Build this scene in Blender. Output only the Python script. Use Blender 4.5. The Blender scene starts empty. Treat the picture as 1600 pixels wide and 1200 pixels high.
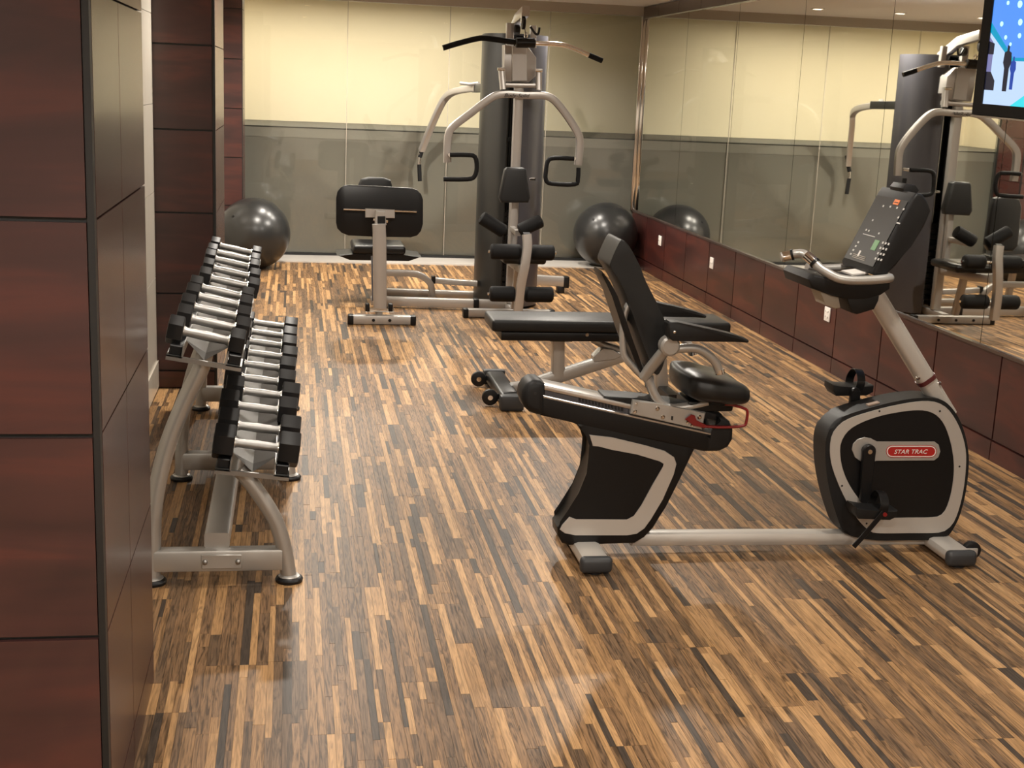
import bpy, bmesh, math, random
from mathutils import Vector as V, Matrix
random.seed(11)
S = bpy.context.scene
COL = S.collection
PI = math.pi
# ------------------------------------------------------------------ camera
H = 1.70
F = 2072.63
PIT, ROL, YAW = 0.2195957563, 0.042259742, 0.16848158
_fw = V((math.sin(YAW)*math.cos(PIT), math.cos(YAW)*math.cos(PIT), -math.sin(PIT)))
_r = V((math.cos(YAW), -math.sin(YAW), 0)); _u = _r.cross(_fw)
CR = _r*math.cos(ROL) + _u*math.sin(ROL)
CU = _u*math.cos(ROL) - _r*math.sin(ROL)
CF = _fw
CAM = V((0, 0, H))
cd = bpy.data.cameras.new('camera'); cam = bpy.data.objects.new('camera', cd); COL.objects.link(cam)
cd.sensor_fit = 'HORIZONTAL'; cd.sensor_width = 36; cd.lens = F/1600*36; cd.clip_start = .05
m = Matrix((CR, CU, -CF)).transposed().to_4x4(); m.translation = CAM
cam.matrix_world = m
S.camera = cam
# ------------------------------------------------------------------ world, exposure
w = bpy.data.worlds.new('world'); S.world = w; w.use_nodes = True
w.node_tree.nodes['Background'].inputs[0].default_value = (.9, .85, .8, 1)
w.node_tree.nodes['Background'].inputs[1].default_value = .02
S.view_settings.view_transform = 'Standard'; S.view_settings.look = 'None'
S.view_settings.exposure = 0.0; S.view_settings.gamma = 1; S.view_settings.use_curve_mapping = False
S.cycles.use_denoising = True
S.cycles.max_bounces = 10; S.cycles.glossy_bounces = 6; S.cycles.transparent_max_bounces = 12
S.cycles.caustics_reflective = False; S.cycles.caustics_refractive = False
CEIL = 2.53
DOWNLIGHTS = [(.15, 10.4), (2.06, 10.4), (.42, 12.1), (1.25, 12.1), (2.06, 12.1), (.15, 7.4), (2.05, 7.6), (.15, 4.3), (2.05, 4.0), (.3, .6), (2.0, .6), (-1.4, .6), (.3, -1.6), (2.0, -1.6)]  # those around and behind the camera, and mid-threshold, are added as fill
LIGHT_W = 205.0
WASH_W = 46.0
LIGHT_COL = (1.0, .925, .82)

# ------------------------------------------------------------------ pixel helpers (a pixel gives a ray; the plane gives the distance)
def ray(px, py):
    return CR*((px-800)/F) - CU*((py-600)/F) + CF
def PY(px, py, Y):
    d = ray(px, py); return CAM + d*(Y/d.y)
def PX(px, py, X):
    d = ray(px, py); return CAM + d*(X/d.x)
def PZ(px, py, Z):
    d = ray(px, py); return CAM + d*((Z-H)/d.z)
def PP(px, py, p, n):
    d = ray(px, py); return CAM + d*((p-CAM).dot(n)/d.dot(n))
def proj(p):
    q = p-CAM; z = q.dot(CF)
    return (800+F*q.dot(CR)/z, 600-F*q.dot(CU)/z) if z > .05 else None
def crop(ox, oy, s): return lambda u, v: (ox+u/s, oy+v/s)

# ------------------------------------------------------------------ materials
def _mat(name):
    mt = bpy.data.materials.new(name); mt.use_nodes = True
    nt = mt.node_tree; return mt, nt, nt.nodes['Principled BSDF']
def mat(name, col, rough=.5, metal=0, spec=.5, coat=0, coatr=.1, bump=0, bscale=200, noise=0, nscale=8, emit=None, estr=0):
    mt, nt, b = _mat(name)
    b.inputs['Base Color'].default_value = (*col, 1); b.inputs['Roughness'].default_value = rough
    b.inputs['Metallic'].default_value = metal; b.inputs['Specular IOR Level'].default_value = spec
    b.inputs['Coat Weight'].default_value = coat; b.inputs['Coat Roughness'].default_value = coatr
    if emit: b.inputs['Emission Color'].default_value = (*emit, 1); b.inputs['Emission Strength'].default_value = estr
    g = None
    if bump or noise:
        g = nt.nodes.new('ShaderNodeNewGeometry')
    if bump:
        n = nt.nodes.new('ShaderNodeTexNoise'); n.inputs['Scale'].default_value = bscale; n.inputs['Detail'].default_value = 3
        bp = nt.nodes.new('ShaderNodeBump'); bp.inputs['Strength'].default_value = bump; bp.inputs['Distance'].default_value = .002
        nt.links.new(g.outputs['Position'], n.inputs['Vector']); nt.links.new(n.outputs['Fac'], bp.inputs['Height']); nt.links.new(bp.outputs['Normal'], b.inputs['Normal'])
    if noise:
        n = nt.nodes.new('ShaderNodeTexNoise'); n.inputs['Scale'].default_value = nscale; n.inputs['Detail'].default_value = 4
        mx = nt.nodes.new('ShaderNodeMix'); mx.data_type = 'RGBA'
        mx.inputs['A'].default_value = (*[c*(1-noise) for c in col], 1); mx.inputs['B'].default_value = (*[min(1, c*(1+noise)) for c in col], 1)
        nt.links.new(g.outputs['Position'], n.inputs['Vector']); nt.links.new(n.outputs['Fac'], mx.inputs['Factor']); nt.links.new(mx.outputs['Result'], b.inputs['Base Color'])
    return mt
def wood_mat(name, stops, scale, rough, coat=0, coatr=.1, detail=6, dist=.6, bump=.05, spec=.5):
    """streaky wood: noise stretched by the scale vector, coloured by a ramp"""
    mt, nt, b = _mat(name)
    g = nt.nodes.new('ShaderNodeNewGeometry'); mp = nt.nodes.new('ShaderNodeMapping'); mp.inputs['Scale'].default_value = scale
    oi = nt.nodes.new('ShaderNodeObjectInfo'); ad = nt.nodes.new('ShaderNodeVectorMath'); ad.operation = 'MULTIPLY_ADD'
    ad.inputs[1].default_value = (1, 1, 1)
    cb = nt.nodes.new('ShaderNodeCombineXYZ'); ml = nt.nodes.new('ShaderNodeMath'); ml.operation = 'MULTIPLY'; ml.inputs[1].default_value = 37
    nt.links.new(oi.outputs['Random'], ml.inputs[0])
    for k in range(3): nt.links.new(ml.outputs[0], cb.inputs[k])
    nt.links.new(g.outputs['Position'], mp.inputs['Vector']); nt.links.new(mp.outputs['Vector'], ad.inputs[0]); nt.links.new(cb.outputs[0], ad.inputs[2])
    n = nt.nodes.new('ShaderNodeTexNoise'); n.inputs['Scale'].default_value = 1; n.inputs['Detail'].default_value = detail; n.inputs['Distortion'].default_value = dist
    nt.links.new(ad.outputs['Vector'], n.inputs['Vector'])
    r = nt.nodes.new('ShaderNodeValToRGB')
    el = r.color_ramp.elements
    while len(el) < len(stops): el.new(.5)
    for e, (p, c) in zip(el, stops): e.position = p; e.color = (*c, 1)
    nt.links.new(n.outputs['Fac'], r.inputs['Fac']); nt.links.new(r.outputs['Color'], b.inputs['Base Color'])
    b.inputs['Roughness'].default_value = rough; b.inputs['Coat Weight'].default_value = coat; b.inputs['Coat Roughness'].default_value = coatr
    b.inputs['Specular IOR Level'].default_value = spec
    if bump:
        bp = nt.nodes.new('ShaderNodeBump'); bp.inputs['Strength'].default_value = bump; bp.inputs['Distance'].default_value = .002
        nt.links.new(n.outputs['Fac'], bp.inputs['Height']); nt.links.new(bp.outputs['Normal'], b.inputs['Normal'])
    return mt
M = {}
M['redwood'] = wood_mat('red_lacquered_wood', [(.25, (.032, .0155, .0155)), (.5, (.056, .022, .0205)), (.62, (.082, .0265, .022)), (.8, (.042, .018, .0175))], (1.6, 1.6, 9), .32, coat=.25, coatr=.08, bump=.02)
M['wainscot'] = wood_mat('wainscot_wood', [(.25, (.024, .0075, .007)), (.5, (.046, .012, .010)), (.62, (.072, .017, .012)), (.8, (.034, .010, .009))], (1.6, 1.6, 7), .42, coat=.15, coatr=.15, bump=.02, spec=.35)
M['redgloss'] = wood_mat('red_polished_wood', [(.25, (.035, .014, .012)), (.55, (.060, .020, .016)), (.8, (.045, .015, .013))], (1.2, 1.2, 5), .26, coat=.06, coatr=.12, spec=.38, bump=0)
M['groove'] = mat('dark_groove', (.008, .008, .008), .5)
M['cream_tile'] = mat('cream_wall_tile', (.66, .61, .52), .25, coat=.3, noise=.05)
M['plaster'] = mat('ceiling_plaster', (.90, .87, .83), .9)
M['shell'] = mat('room_wall_paint', (.72, .68, .63), .8)
M['trimgrey'] = mat('greyed_trim', (.40, .355, .29), .5)
M['trimbrown'] = mat('dark_brown_tile', (.045, .026, .022), .3, coat=.4)
M['cream'] = mat('cream_paint', (.84, .745, .56), .7, noise=.03, nscale=1.5)
M['greypaint'] = mat('grey_paint', (.45, .41, .355), .6, noise=.04, nscale=1.5)
M['greyband'] = mat('grey_band', (.62, .575, .50), .6)
M['greydark'] = mat('grey_ledge', (.075, .072, .062), .6)
M['marble'] = mat('white_marble', (.62, .58, .53), .25, noise=.08, nscale=5)
M['chrome'] = mat('chrome', (.82, .80, .77), .10, 1)
M['handle'] = mat('knurled_steel', (.40, .395, .385), .40, 1, bump=.3, bscale=900)
M['steel'] = mat('brushed_tray_steel', (.34, .335, .325), .42, 1)
M['silver'] = mat('silver_paint', (.47, .455, .43), .36, .5, noise=.03)
M['bikesilver'] = mat('bike_silver_paint', (.56, .53, .49), .36, .35)
M['gymsilver'] = mat('gym_silver_paint', (.46, .435, .41), .34, .6)
M['alu'] = mat('aluminium', (.52, .50, .48), .28, .9)
M['black'] = mat('black_plastic', (.006, .006, .0065), .38, spec=.3)
M['bsoft'] = mat('soft_black_plastic', (.010, .010, .0105), .50, spec=.3, bump=.1, bscale=700)
M['vinyl'] = mat('black_vinyl', (.009, .009, .0095), .36, spec=.4, bump=.12, bscale=500)
M['vinylgrey'] = mat('charcoal_vinyl', (.013, .0135, .014), .45, spec=.35, bump=.12, bscale=500)
M['foam'] = mat('black_foam', (.004, .004, .0045), .7, spec=.25, bump=.2, bscale=600)
M['rubber'] = mat('black_rubber', (.008, .008, .009), .42, spec=.35, bump=.1, bscale=500)
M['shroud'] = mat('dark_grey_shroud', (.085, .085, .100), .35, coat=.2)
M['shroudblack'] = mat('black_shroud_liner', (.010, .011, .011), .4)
M['ball'] = mat('grey_burst_ball', (.020, .0205, .0205), .30, coat=.15, coatr=.25)
M['footcap'] = mat('charcoal_cap', (.032, .034, .037), .5)
M['white'] = mat('white_plastic', (.80, .76, .72), .4)
M['whitemark'] = mat('white_print', (.55, .54, .52), .5)
M['red'] = mat('red_paint', (.22, .012, .012), .35)
M['maroon'] = mat('maroon_band', (.085, .012, .012), .4)
M['badgered'] = mat('badge_red', (.42, .02, .018), .35)
M['orange'] = mat('orange_print', (.75, .20, .05), .5)
M['green'] = mat('green_button', (.16, .32, .16), .5)
M['panelgrey'] = mat('console_face', (.012, .011, .0105), .35, spec=.3)
M['sticker'] = mat('silver_sticker', (.45, .45, .44), .35, .3)
M['paper'] = mat('label_print', (.30, .22, .17), .6)
M['lamp'] = mat('lamp_lens', (1, .9, .75), .5, emit=(1, .85, .65), estr=14)
def mirror_mat():
    mt, nt, b = _mat('mirror'); b.inputs['Base Color'].default_value = (.84, .83, .77, 1); b.inputs['Metallic'].default_value = 1; b.inputs['Roughness'].default_value = .015
    return mt
M['mirror'] = mirror_mat()
def glass_mat():
    mt = bpy.data.materials.new('clear_glass'); mt.use_nodes = True; nt = mt.node_tree; nt.nodes.clear()
    o = nt.nodes.new('ShaderNodeOutputMaterial'); mx = nt.nodes.new('ShaderNodeMixShader'); t = nt.nodes.new('ShaderNodeBsdfTransparent'); g = nt.nodes.new('ShaderNodeBsdfGlossy'); f = nt.nodes.new('ShaderNodeFresnel')
    t.inputs[0].default_value = (.96, .975, .96, 1); g.inputs['Roughness'].default_value = .02; f.inputs[0].default_value = 1.5
    nt.links.new(f.outputs[0], mx.inputs[0]); nt.links.new(t.outputs[0], mx.inputs[1]); nt.links.new(g.outputs[0], mx.inputs[2]); nt.links.new(mx.outputs[0], o.inputs[0])
    return mt
M['glass'] = glass_mat()
TONES = []
for i, (a, c) in enumerate([((.190, .110, .056), .42), ((.230, .132, .064), .42), ((.36, .205, .090), .26), ((.43, .250, .112), .22), ((.47, .278, .128), .22), ((.125, .077, .044), .38), ((.060, .044, .033), .3), ((.285, .162, .074), .34), ((.155, .094, .052), .44)]):
    d = tuple(x*(1-c*1.5) for x in a); l = tuple(x*(1+c) for x in a)
    TONES.append(wood_mat('plank_tone_%d' % i, [(.36, d), (.5, a), (.64, l)], (75, 4.5, 30), .42, detail=9, dist=2.6, bump=.10, spec=.2))
TONEW = [17, 16, 10, 12, 8, 12, 9, 12, 14]

# ------------------------------------------------------------------ mesh helpers
BASE = {}
def _finish(name, bm, mt, smooth):
    me = bpy.data.meshes.new(name)
    bmesh.ops.recalc_face_normals(bm, faces=bm.faces[:])
    bm.to_mesh(me); bm.free()
    if mt is not None: me.materials.append(M[mt] if isinstance(mt, str) else mt)
    if smooth:
        me.polygons.foreach_set('use_smooth', [True]*len(me.polygons)); me.set_sharp_from_angle(angle=math.radians(smooth))
    return me
def obj(name, bm, mt, parent=None, smooth=38, label=None):
    if parent is None:
        xs = [v.co for v in bm.verts]
        b = V(((min(c.x for c in xs)+max(c.x for c in xs))/2, (min(c.y for c in xs)+max(c.y for c in xs))/2, min(c.z for c in xs)))
    else: b = BASE[parent.name]
    bmesh.ops.translate(bm, verts=bm.verts[:], vec=-b)
    o = bpy.data.objects.new(name, _finish(name, bm, mt, smooth)); COL.objects.link(o)
    if parent is None: o.location = b
    else: o.parent = parent
    BASE[o.name] = b
    if label: o['label'] = label
    return o
def thing(name, label, cat, base, group=None):
    o = bpy.data.objects.new(name, None); COL.objects.link(o); o.location = base; o.empty_display_size = .1
    o['label'] = label; o['category'] = cat
    if group: o['group'] = group
    BASE[o.name] = V(base); return o
def tag(o, label, cat, group=None):
    o['label'] = label; o['category'] = cat
    if group: o['group'] = group
    return o
def struct(o, label=None):
    o['kind'] = 'structure'
    if label: o['label'] = label
    return o
def NB(): return bmesh.new()
def box(bm, lo, hi, bev=0, seg=2):
    lo, hi = V(lo), V(hi)
    r = bmesh.ops.create_cube(bm, size=1)
    vs = r['verts']
    for v in vs: v.co = V((lo.x if v.co.x < 0 else hi.x, lo.y if v.co.y < 0 else hi.y, lo.z if v.co.z < 0 else hi.z))
    if bev:
        es = list({e for v in vs for e in v.link_edges})
        bmesh.ops.bevel(bm, geom=es, offset=bev, segments=seg, affect='EDGES', profile=.5)
    return bm
def obox(bm, c, ax, ay, az, bev=0, seg=2):
    """box with centre c and half-axis vectors"""
    c, ax, ay, az = V(c), V(ax), V(ay), V(az)
    vs = bmesh.ops.create_cube(bm, size=2)['verts']
    for v in vs: v.co = c + ax*v.co.x + ay*v.co.y + az*v.co.z
    if bev:
        es = list({e for v in vs for e in v.link_edges})
        bmesh.ops.bevel(bm, geom=es, offset=bev, segments=seg, affect='EDGES', profile=.5)
    return bm
def catmull(pts, n=5, closed=False):
    pts = [V(p) for p in pts]; out = []; L = len(pts)
    rng = range(L) if closed else range(L-1)
    for i in rng:
        if closed: a, b, c, d = pts[i-1], pts[i], pts[(i+1) % L], pts[(i+2) % L]
        else: a, b, c, d = pts[max(i-1, 0)], pts[i], pts[i+1], pts[min(i+2, L-1)]
        for k in range(n):
            t = k/n
            out.append(.5*((2*b)+(c-a)*t+(2*a-5*b+4*c-d)*t*t+(3*b-a-3*c+d)*t**3))
    if not closed: out.append(pts[-1])
    return out
def sweep(bm, pts, prof, up=None, closed=False):
    """sweep a list of 2-D profile points (side, up) along pts"""
    pts = [V(p) for p in pts]; L = len(pts); N = len(prof)
    T = []
    for i in range(L):
        if closed: t = pts[(i+1) % L]-pts[i-1]
        else: t = pts[min(i+1, L-1)]-pts[max(i-1, 0)]
        T.append(t.normalized())
    if up is None:
        up = V((0, 0, 1)) if abs(T[0].z) < .9 else V((0, 1, 0))
    u = (V(up)-T[0]*V(up).dot(T[0])).normalized()
    rings = []
    for i in range(L):
        u = (u-T[i]*u.dot(T[i])).normalized(); s = T[i].cross(u)
        # widen at mitred corners
        k = 1
        if 0 < i < L-1 and not closed:
            c = (pts[i]-pts[i-1]).normalized().dot(T[i]); k = 1/max(c, .5)
        rings.append([bm.verts.new(pts[i]+s*a+u*b) for a, b in (prof(i/(L-1)) if callable(prof) else prof)])
    for i in range(L if closed else L-1):
        a, b = rings[i], rings[(i+1) % L]; n = len(a)
        for j in range(n): bm.faces.new((a[j], a[(j+1) % n], b[(j+1) % n], b[j]))
    if not closed: bm.faces.new(rings[0][::-1]); bm.faces.new(rings[-1])
    return bm
def circ(r, n=12, ry=None): return [(r*math.cos(2*PI*k/n), (ry or r)*math.sin(2*PI*k/n)) for k in range(n)]
def rrect(w, h, c=.006, n=2):
    o = []
    for sx, sy, a0 in ((1, 1, 0), (-1, 1, 90), (-1, -1, 180), (1, -1, 270)):
        for k in range(n+1):
            a = math.radians(a0+90*k/n); o.append((sx*(w/2-c)+c*math.cos(a), sy*(h/2-c)+c*math.sin(a)))
    return o
def tube(bm, pts, r, n=12, sm=0, up=None):
    if sm: pts = catmull(pts, sm)
    return sweep(bm, pts, circ(r, n), up)
def rtube(bm, pts, w, h, c=.006, sm=0, up=None):
    if sm: pts = catmull(pts, sm)
    return sweep(bm, pts, rrect(w, h, c), up)
def cyl(bm, a, b, r, n=16, bev=0, r2=None):
    a, b = V(a), V(b); d = (b-a).normalized(); L = (b-a).length
    pr = [(0, r)] if not bev else [(0, r-bev), (bev*.3, r-bev*.3), (bev, r)]
    r2 = r2 or r
    pr += [(L, r2)] if not bev else [(L-bev, r2), (L-bev*.3, r2-bev*.3), (L, r2-bev)]
    return lathe(bm, pr, a, d, n)
def lathe(bm, prof, o, axis, n=16):
    """prof: (along, radius) pairs; closes both ends"""
    o, axis = V(o), V(axis).normalized()
    u = axis.cross(V((0, 0, 1)) if abs(axis.z) < .9 else V((1, 0, 0))).normalized(); w_ = axis.cross(u)
    rings = [[bm.verts.new(o+axis*t+(u*math.cos(2*PI*k/n)+w_*math.sin(2*PI*k/n))*r) for k in range(n)] for t, r in prof]
    for a, b in zip(rings, rings[1:]):
        for j in range(n): bm.faces.new((a[j], a[(j+1) % n], b[(j+1) % n], b[j]))
    bm.faces.new(rings[0][::-1]); bm.faces.new(rings[-1]); return bm
def prism(bm, pts, vec, bev=0, seg=2, both=True):
    pts = [V(p) for p in pts]; vec = V(vec)
    a = [bm.verts.new(p) for p in pts]; b = [bm.verts.new(p+vec) for p in pts]; n = len(pts)
    f0 = bm.faces.new(a); f1 = bm.faces.new(b[::-1])
    for j in range(n): bm.faces.new((a[(j+1) % n], a[j], b[j], b[(j+1) % n]))
    if bev:
        es = list(f0.edges) + (list(f1.edges) if both else [])
        bmesh.ops.bevel(bm, geom=es, offset=bev, segments=seg, affect='EDGES', profile=.5, clamp_overlap=True)
    return bm
def resample(pts, n):
    pts = [V(p) for p in pts]; L = [0]
    for a, b in zip(pts, pts[1:]+pts[:1]): L.append(L[-1]+(b-a).length)
    out = []; j = 0
    for k in range(n):
        t = L[-1]*k/n
        while L[j+1] < t: j += 1
        f = (t-L[j])/max(1e-9, L[j+1]-L[j]); out.append(pts[j].lerp(pts[(j+1) % len(pts)], f))
    return out
def ringplate(bm, outer, inner, vec, n=72):
    o = resample(outer, n); i = resample(inner, n); vec = V(vec)
    A = [[bm.verts.new(p+q) for p in ps] for ps, q in ((o, V()), (i, V()), (o, vec), (i, vec))]
    for k in range(n):
        j = (k+1) % n
        bm.faces.new((A[0][k], A[0][j], A[1][j], A[1][k])); bm.faces.new((A[2][j], A[2][k], A[3][k], A[3][j]))
        bm.faces.new((A[0][j], A[0][k], A[2][k], A[2][j])); bm.faces.new((A[1][k], A[1][j], A[3][j], A[3][k]))
    return bm
def text_bm(s, width, height, org, xax, zax, depth=.001, shear=0.0):
    cu = bpy.data.curves.new('t', 'FONT'); cu.body = s; cu.extrude = .02; cu.shear = shear; cu.align_x = 'CENTER'; cu.align_y = 'CENTER'
    to = bpy.data.objects.new('t', cu); COL.objects.link(to)
    bpy.context.view_layer.update()
    me = bpy.data.meshes.new_from_object(to.evaluated_get(bpy.context.evaluated_depsgraph_get()))
    bpy.data.objects.remove(to); bpy.data.curves.remove(cu)
    bm = NB(); bm.from_mesh(me); bpy.data.meshes.remove(me)
    xs = [v.co.x for v in bm.verts]; ys = [v.co.y for v in bm.verts]
    cx, cy = (min(xs)+max(xs))/2, (min(ys)+max(ys))/2; sx = width/(max(xs)-min(xs)); sy = height/(max(ys)-min(ys))
    xax, zax = V(xax), V(zax); nax = xax.cross(zax)
    for v in bm.verts: v.co = V(org)+xax*((v.co.x-cx)*sx)+zax*((v.co.y-cy)*sy)+nax*(v.co.z/.02*depth)
    return bm
def copy_tree(o, parent=None):
    c = o.copy(); COL.objects.link(c)
    if parent: c.parent = parent
    for ch in o.children: copy_tree(ch, c)
    return c

# ------------------------------------------------------------------ the room
WX = 3.421                 # mirror wall
GY = 13.17                 # glass screen
BY = 14.9                 # painted wall behind the glass
LX, RY, RL = -.735, -3.0, -3.0
ZG = [.10, .53, .97, 1.41, 1.85, 2.29, CEIL]      # panel grooves
fl = struct(obj('floor', box(NB(), (RL, RY, -.06), (WX, BY, -.004)), 'groove', smooth=0), 'floor of narrow mixed brown wood strips')
# strips laid along the depth of the room; six strips to a board
strips = []
x = -.76; ci = 0
while x < WX-.002:
    wd = random.choice((.014, .018, .020, .022, .026, .034))
    if ci % 6 == 0: boff = random.uniform(0, 1.2)
    x1 = min(x+wd, WX)
    y = 2.3-random.uniform(0, .5)
    if ci % 6 == 0: ends = [2.3+boff-1.2+1.2*k for k in range(12)]
    while y < 12.69:
        L = random.choice((.10, .2, .32, .42, .5, .6, .75, .95))*random.uniform(.85, 1.15)
        y1 = y+L
        for e in ends:
            if y+.02 < e < y1: y1 = e; break
            if y < e <= y+.02: continue
        y1 = min(y1, 12.69)
        strips.append((x, x1, y, y1, random.choices(range(9), TONEW)[0], random.uniform(-.0004, .0004)))
        y = y1
    x = x1; ci += 1
x = RL
while x < WX-.002:          # the part of the floor behind the photographer, coarser lengths
    x1 = min(x+random.choice((.034, .044, .05)), WX); y = RY
    while y < 2.72:
        y1 = y+random.uniform(.3, .9)
        lim = 2.72 if x < -.42 else 1.9
        if y >= lim: break
        strips.append((x, x1, y, min(y1, lim), random.choices(range(9), TONEW)[0], 0)); y = y1
    x = x1
def sarea(s):
    c = [proj(V((a, b, 0))) for a, b in ((s[0], s[2]), (s[1], s[2]), (s[1], s[3]), (s[0], s[3]))]
    if any(q is None for q in c): return 0
    mx, my = sum(q[0] for q in c)/4, sum(q[1] for q in c)/4
    if not (215 < mx < 1600 and 0 < my < 1195): return 0
    return abs(sum(c[i][0]*c[(i+1) % 4][1]-c[(i+1) % 4][0]*c[i][1] for i in range(4)))/2
order = sorted(range(len(strips)), key=lambda i: -sarea(strips[i]))
top = set(order[:300])
ub = NB(); box(ub, (0, 0, -.004), (1, 1, 0)); unit = _finish('plank', ub, None, 0); unit.materials.append(TONES[0])
G = .00035
fb = BASE['floor']
rest = NB()
for i, s in enumerate(strips):
    if i in top:
        o = bpy.data.objects.new('plank', unit); COL.objects.link(o); o.parent = fl
        o.location = V((s[0]+G, s[2]+G, s[5]))-fb; o.scale = (s[1]-s[0]-2*G, s[3]-s[2]-2*G, 1)
        o.material_slots[0].link = 'OBJECT'; o.material_slots[0].material = TONES[s[4]]
    else:
        a, b, c, d = s[0]+G, s[1]-G, s[2]+G, s[3]-G; z = s[5]
        t = [rest.verts.new(q) for q in ((a, c, z), (b, c, z), (b, d, z), (a, d, z))]; u = [rest.verts.new(q) for q in ((a, c, z-.004), (b, c, z-.004), (b, d, z-.004), (a, d, z-.004))]
        f = [rest.faces.new(t)]+[rest.faces.new((t[(k+1) % 4], t[k], u[k], u[(k+1) % 4])) for k in range(4)]
        for q in f: q.material_index = s[4]
po = obj('plank_field', rest, None, fl, 0); po['kind'] = 'stuff'; po['label'] = 'remaining narrow floor strips in mixed browns'
for t in TONES: po.data.materials.append(t)

ceil = struct(obj('ceiling', box(NB(), (RL, RY, CEIL), (WX, BY, CEIL+.08)), 'plaster', smooth=0), 'plain pale plaster ceiling')
struct(obj('wall_back', box(NB(), (-1, BY, 0), (5.2, BY+.1, CEIL)), 'cream', smooth=0), 'cream painted wall behind the glass screen')
wb = bpy.data.objects['wall_back']
obj('half_wall', box(NB(), (-1, GY+.03, 0), (5.2, BY, 1.235)), 'greypaint', wb, 0)
obj('pale_band', box(NB(), (-1, GY+.024, 1.145), (5.2, GY+.03, 1.235)), 'greyband', wb, 0)
obj('ledge', box(NB(), (-1, GY+.022, 1.235), (5.2, BY, 1.247)), 'greydark', wb, 0)
obj('return_wall', box(NB(), (-1.1, GY+.03, 0), (-1, BY, CEIL)), 'cream', wb, 0)
obj('return_wall', box(NB(), (5.2, GY+.03, 0), (5.3, BY, CEIL)), 'cream', wb, 0)
obj('return_wall', box(NB(), (WX+.121, GY+.03, 0), (5.2, GY+.12, CEIL)), 'cream', wb, 0)
obj('void_ceiling', box(NB(), (WX+.001, GY+.03, CEIL), (5.3, BY, CEIL+.08)), 'plaster', wb, 0)
struct(obj('wall_rear', box(NB(), (RL-.1, RY-.1, 0), (WX+.1, RY, CEIL)), 'shell', smooth=0), 'plain beige wall behind the photographer')
struct(obj('wall_side', box(NB(), (RL-.1, RY, 0), (RL, 2.72, CEIL)), 'shell', smooth=0), 'plain beige side wall outside the picture')
# glass screen
gs = bpy.data.objects.new('window_1', None); COL.objects.link(gs); gs.location = (1.4, GY, .02); BASE['window_1'] = V((1.4, GY, .02)); struct(gs, 'full-height frameless glass screen in front of the cream wall')
gx = [-.47, .509, 1.489, 2.469, 3.40]
for a, b in zip(gx, gx[1:]):
    if a > 0: obj('seam_joint', box(NB(), (a-.0025, GY-.004, .03), (a+.0025, GY+.004, 2.44)), 'trimgrey', gs, 0)
    obj('glass_pane', box(NB(), (a+.0035, GY-.005, .03), (b-.0035, GY+.005, 2.44)), 'glass', gs, 0)
obj('bottom_channel', box(NB(), (-.47, GY-.02, .012), (3.42, GY+.02, .035)), 'groove', gs, 0)
struct(obj('trim_1', box(NB(), (-.6, GY-.03, 2.44), (WX, GY+.05, CEIL)), 'trimgrey', smooth=0), 'taupe trim above the glass screen')
struct(obj('trim_2', box(NB(), (-.75, 12.69, -.004), (WX, GY+.03, .012)), 'marble', smooth=0), 'white marble threshold strip under the glass')
# left wall and columns clad in dark red panels
wl = struct(obj('wall_left', box(NB(), (LX-.1, 3.5, 0), (LX, 12.7, CEIL)), 'groove', smooth=0), 'cream tiled wall between the dark red columns')
for y0, y1 in ((3.64, 7.36), (8.27, 12.58)):
    n = 6
    for k in range(n):
        a = y0+(y1-y0)*k/n; b = y0+(y1-y0)*(k+1)/n
        for za, zb in ((.012, .16), (.16, .62), (.62, 1.08), (1.08, 1.54), (1.54, 2.0), (2.0, CEIL)):
            obj('tile', box(NB(), (LX-.01, a+.0015, za+.0015), (LX+(.012 if zb < .2 else .004), b-.0015, zb-.0015)), 'cream_tile', wl, 0)
def column(name, x0, x1, y0, y1, fx, sy, label, front='redwood', side='redgloss'):
    c = struct(obj(name, box(NB(), (x0, y0+.012, 0), (x1-.012, y1, CEIL)), 'groove', smooth=0), label)
    zs = [0]+ZG
    obj('corner_strip', box(NB(), (x1-.014, y0+.002, 0), (x1-.0005, y0+.030, CEIL)), 'groove', c, 0)
    for za, zb in zip(zs, zs[1:]):
        for a, b in zip(fx, fx[1:]):
            obj('panel', box(NB(), (a+.004, y0, za+.005), (b-.004, y0+.016, zb-.005)), front, c, 0)
        for a, b in zip(sy, sy[1:]):
            obj('panel', box(NB(), (x1-.016, a+.0025, za+.0025), (x1, b-.0025, zb-.0025)), side, c, 0)
    return c
column('wall_pillar', RL, -.386, 2.72, 3.64, [RL, -2.5, -1.62, -.74, -.398], [2.75, 3.16, 3.64], 'dark red panelled pillar beside the dumbbell rack')
column('wall_column', LX-.05, -.41, 7.36, 8.27, [LX, -.422], [7.39, 8.27], 'dark red panelled column behind the dumbbell rack')
column('wall_corner', LX-.05, -.455, 12.58, GY+.02, [LX, -.46], [12.6, 13.1], 'dark red panelled column at the end of the glass screen')
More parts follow.
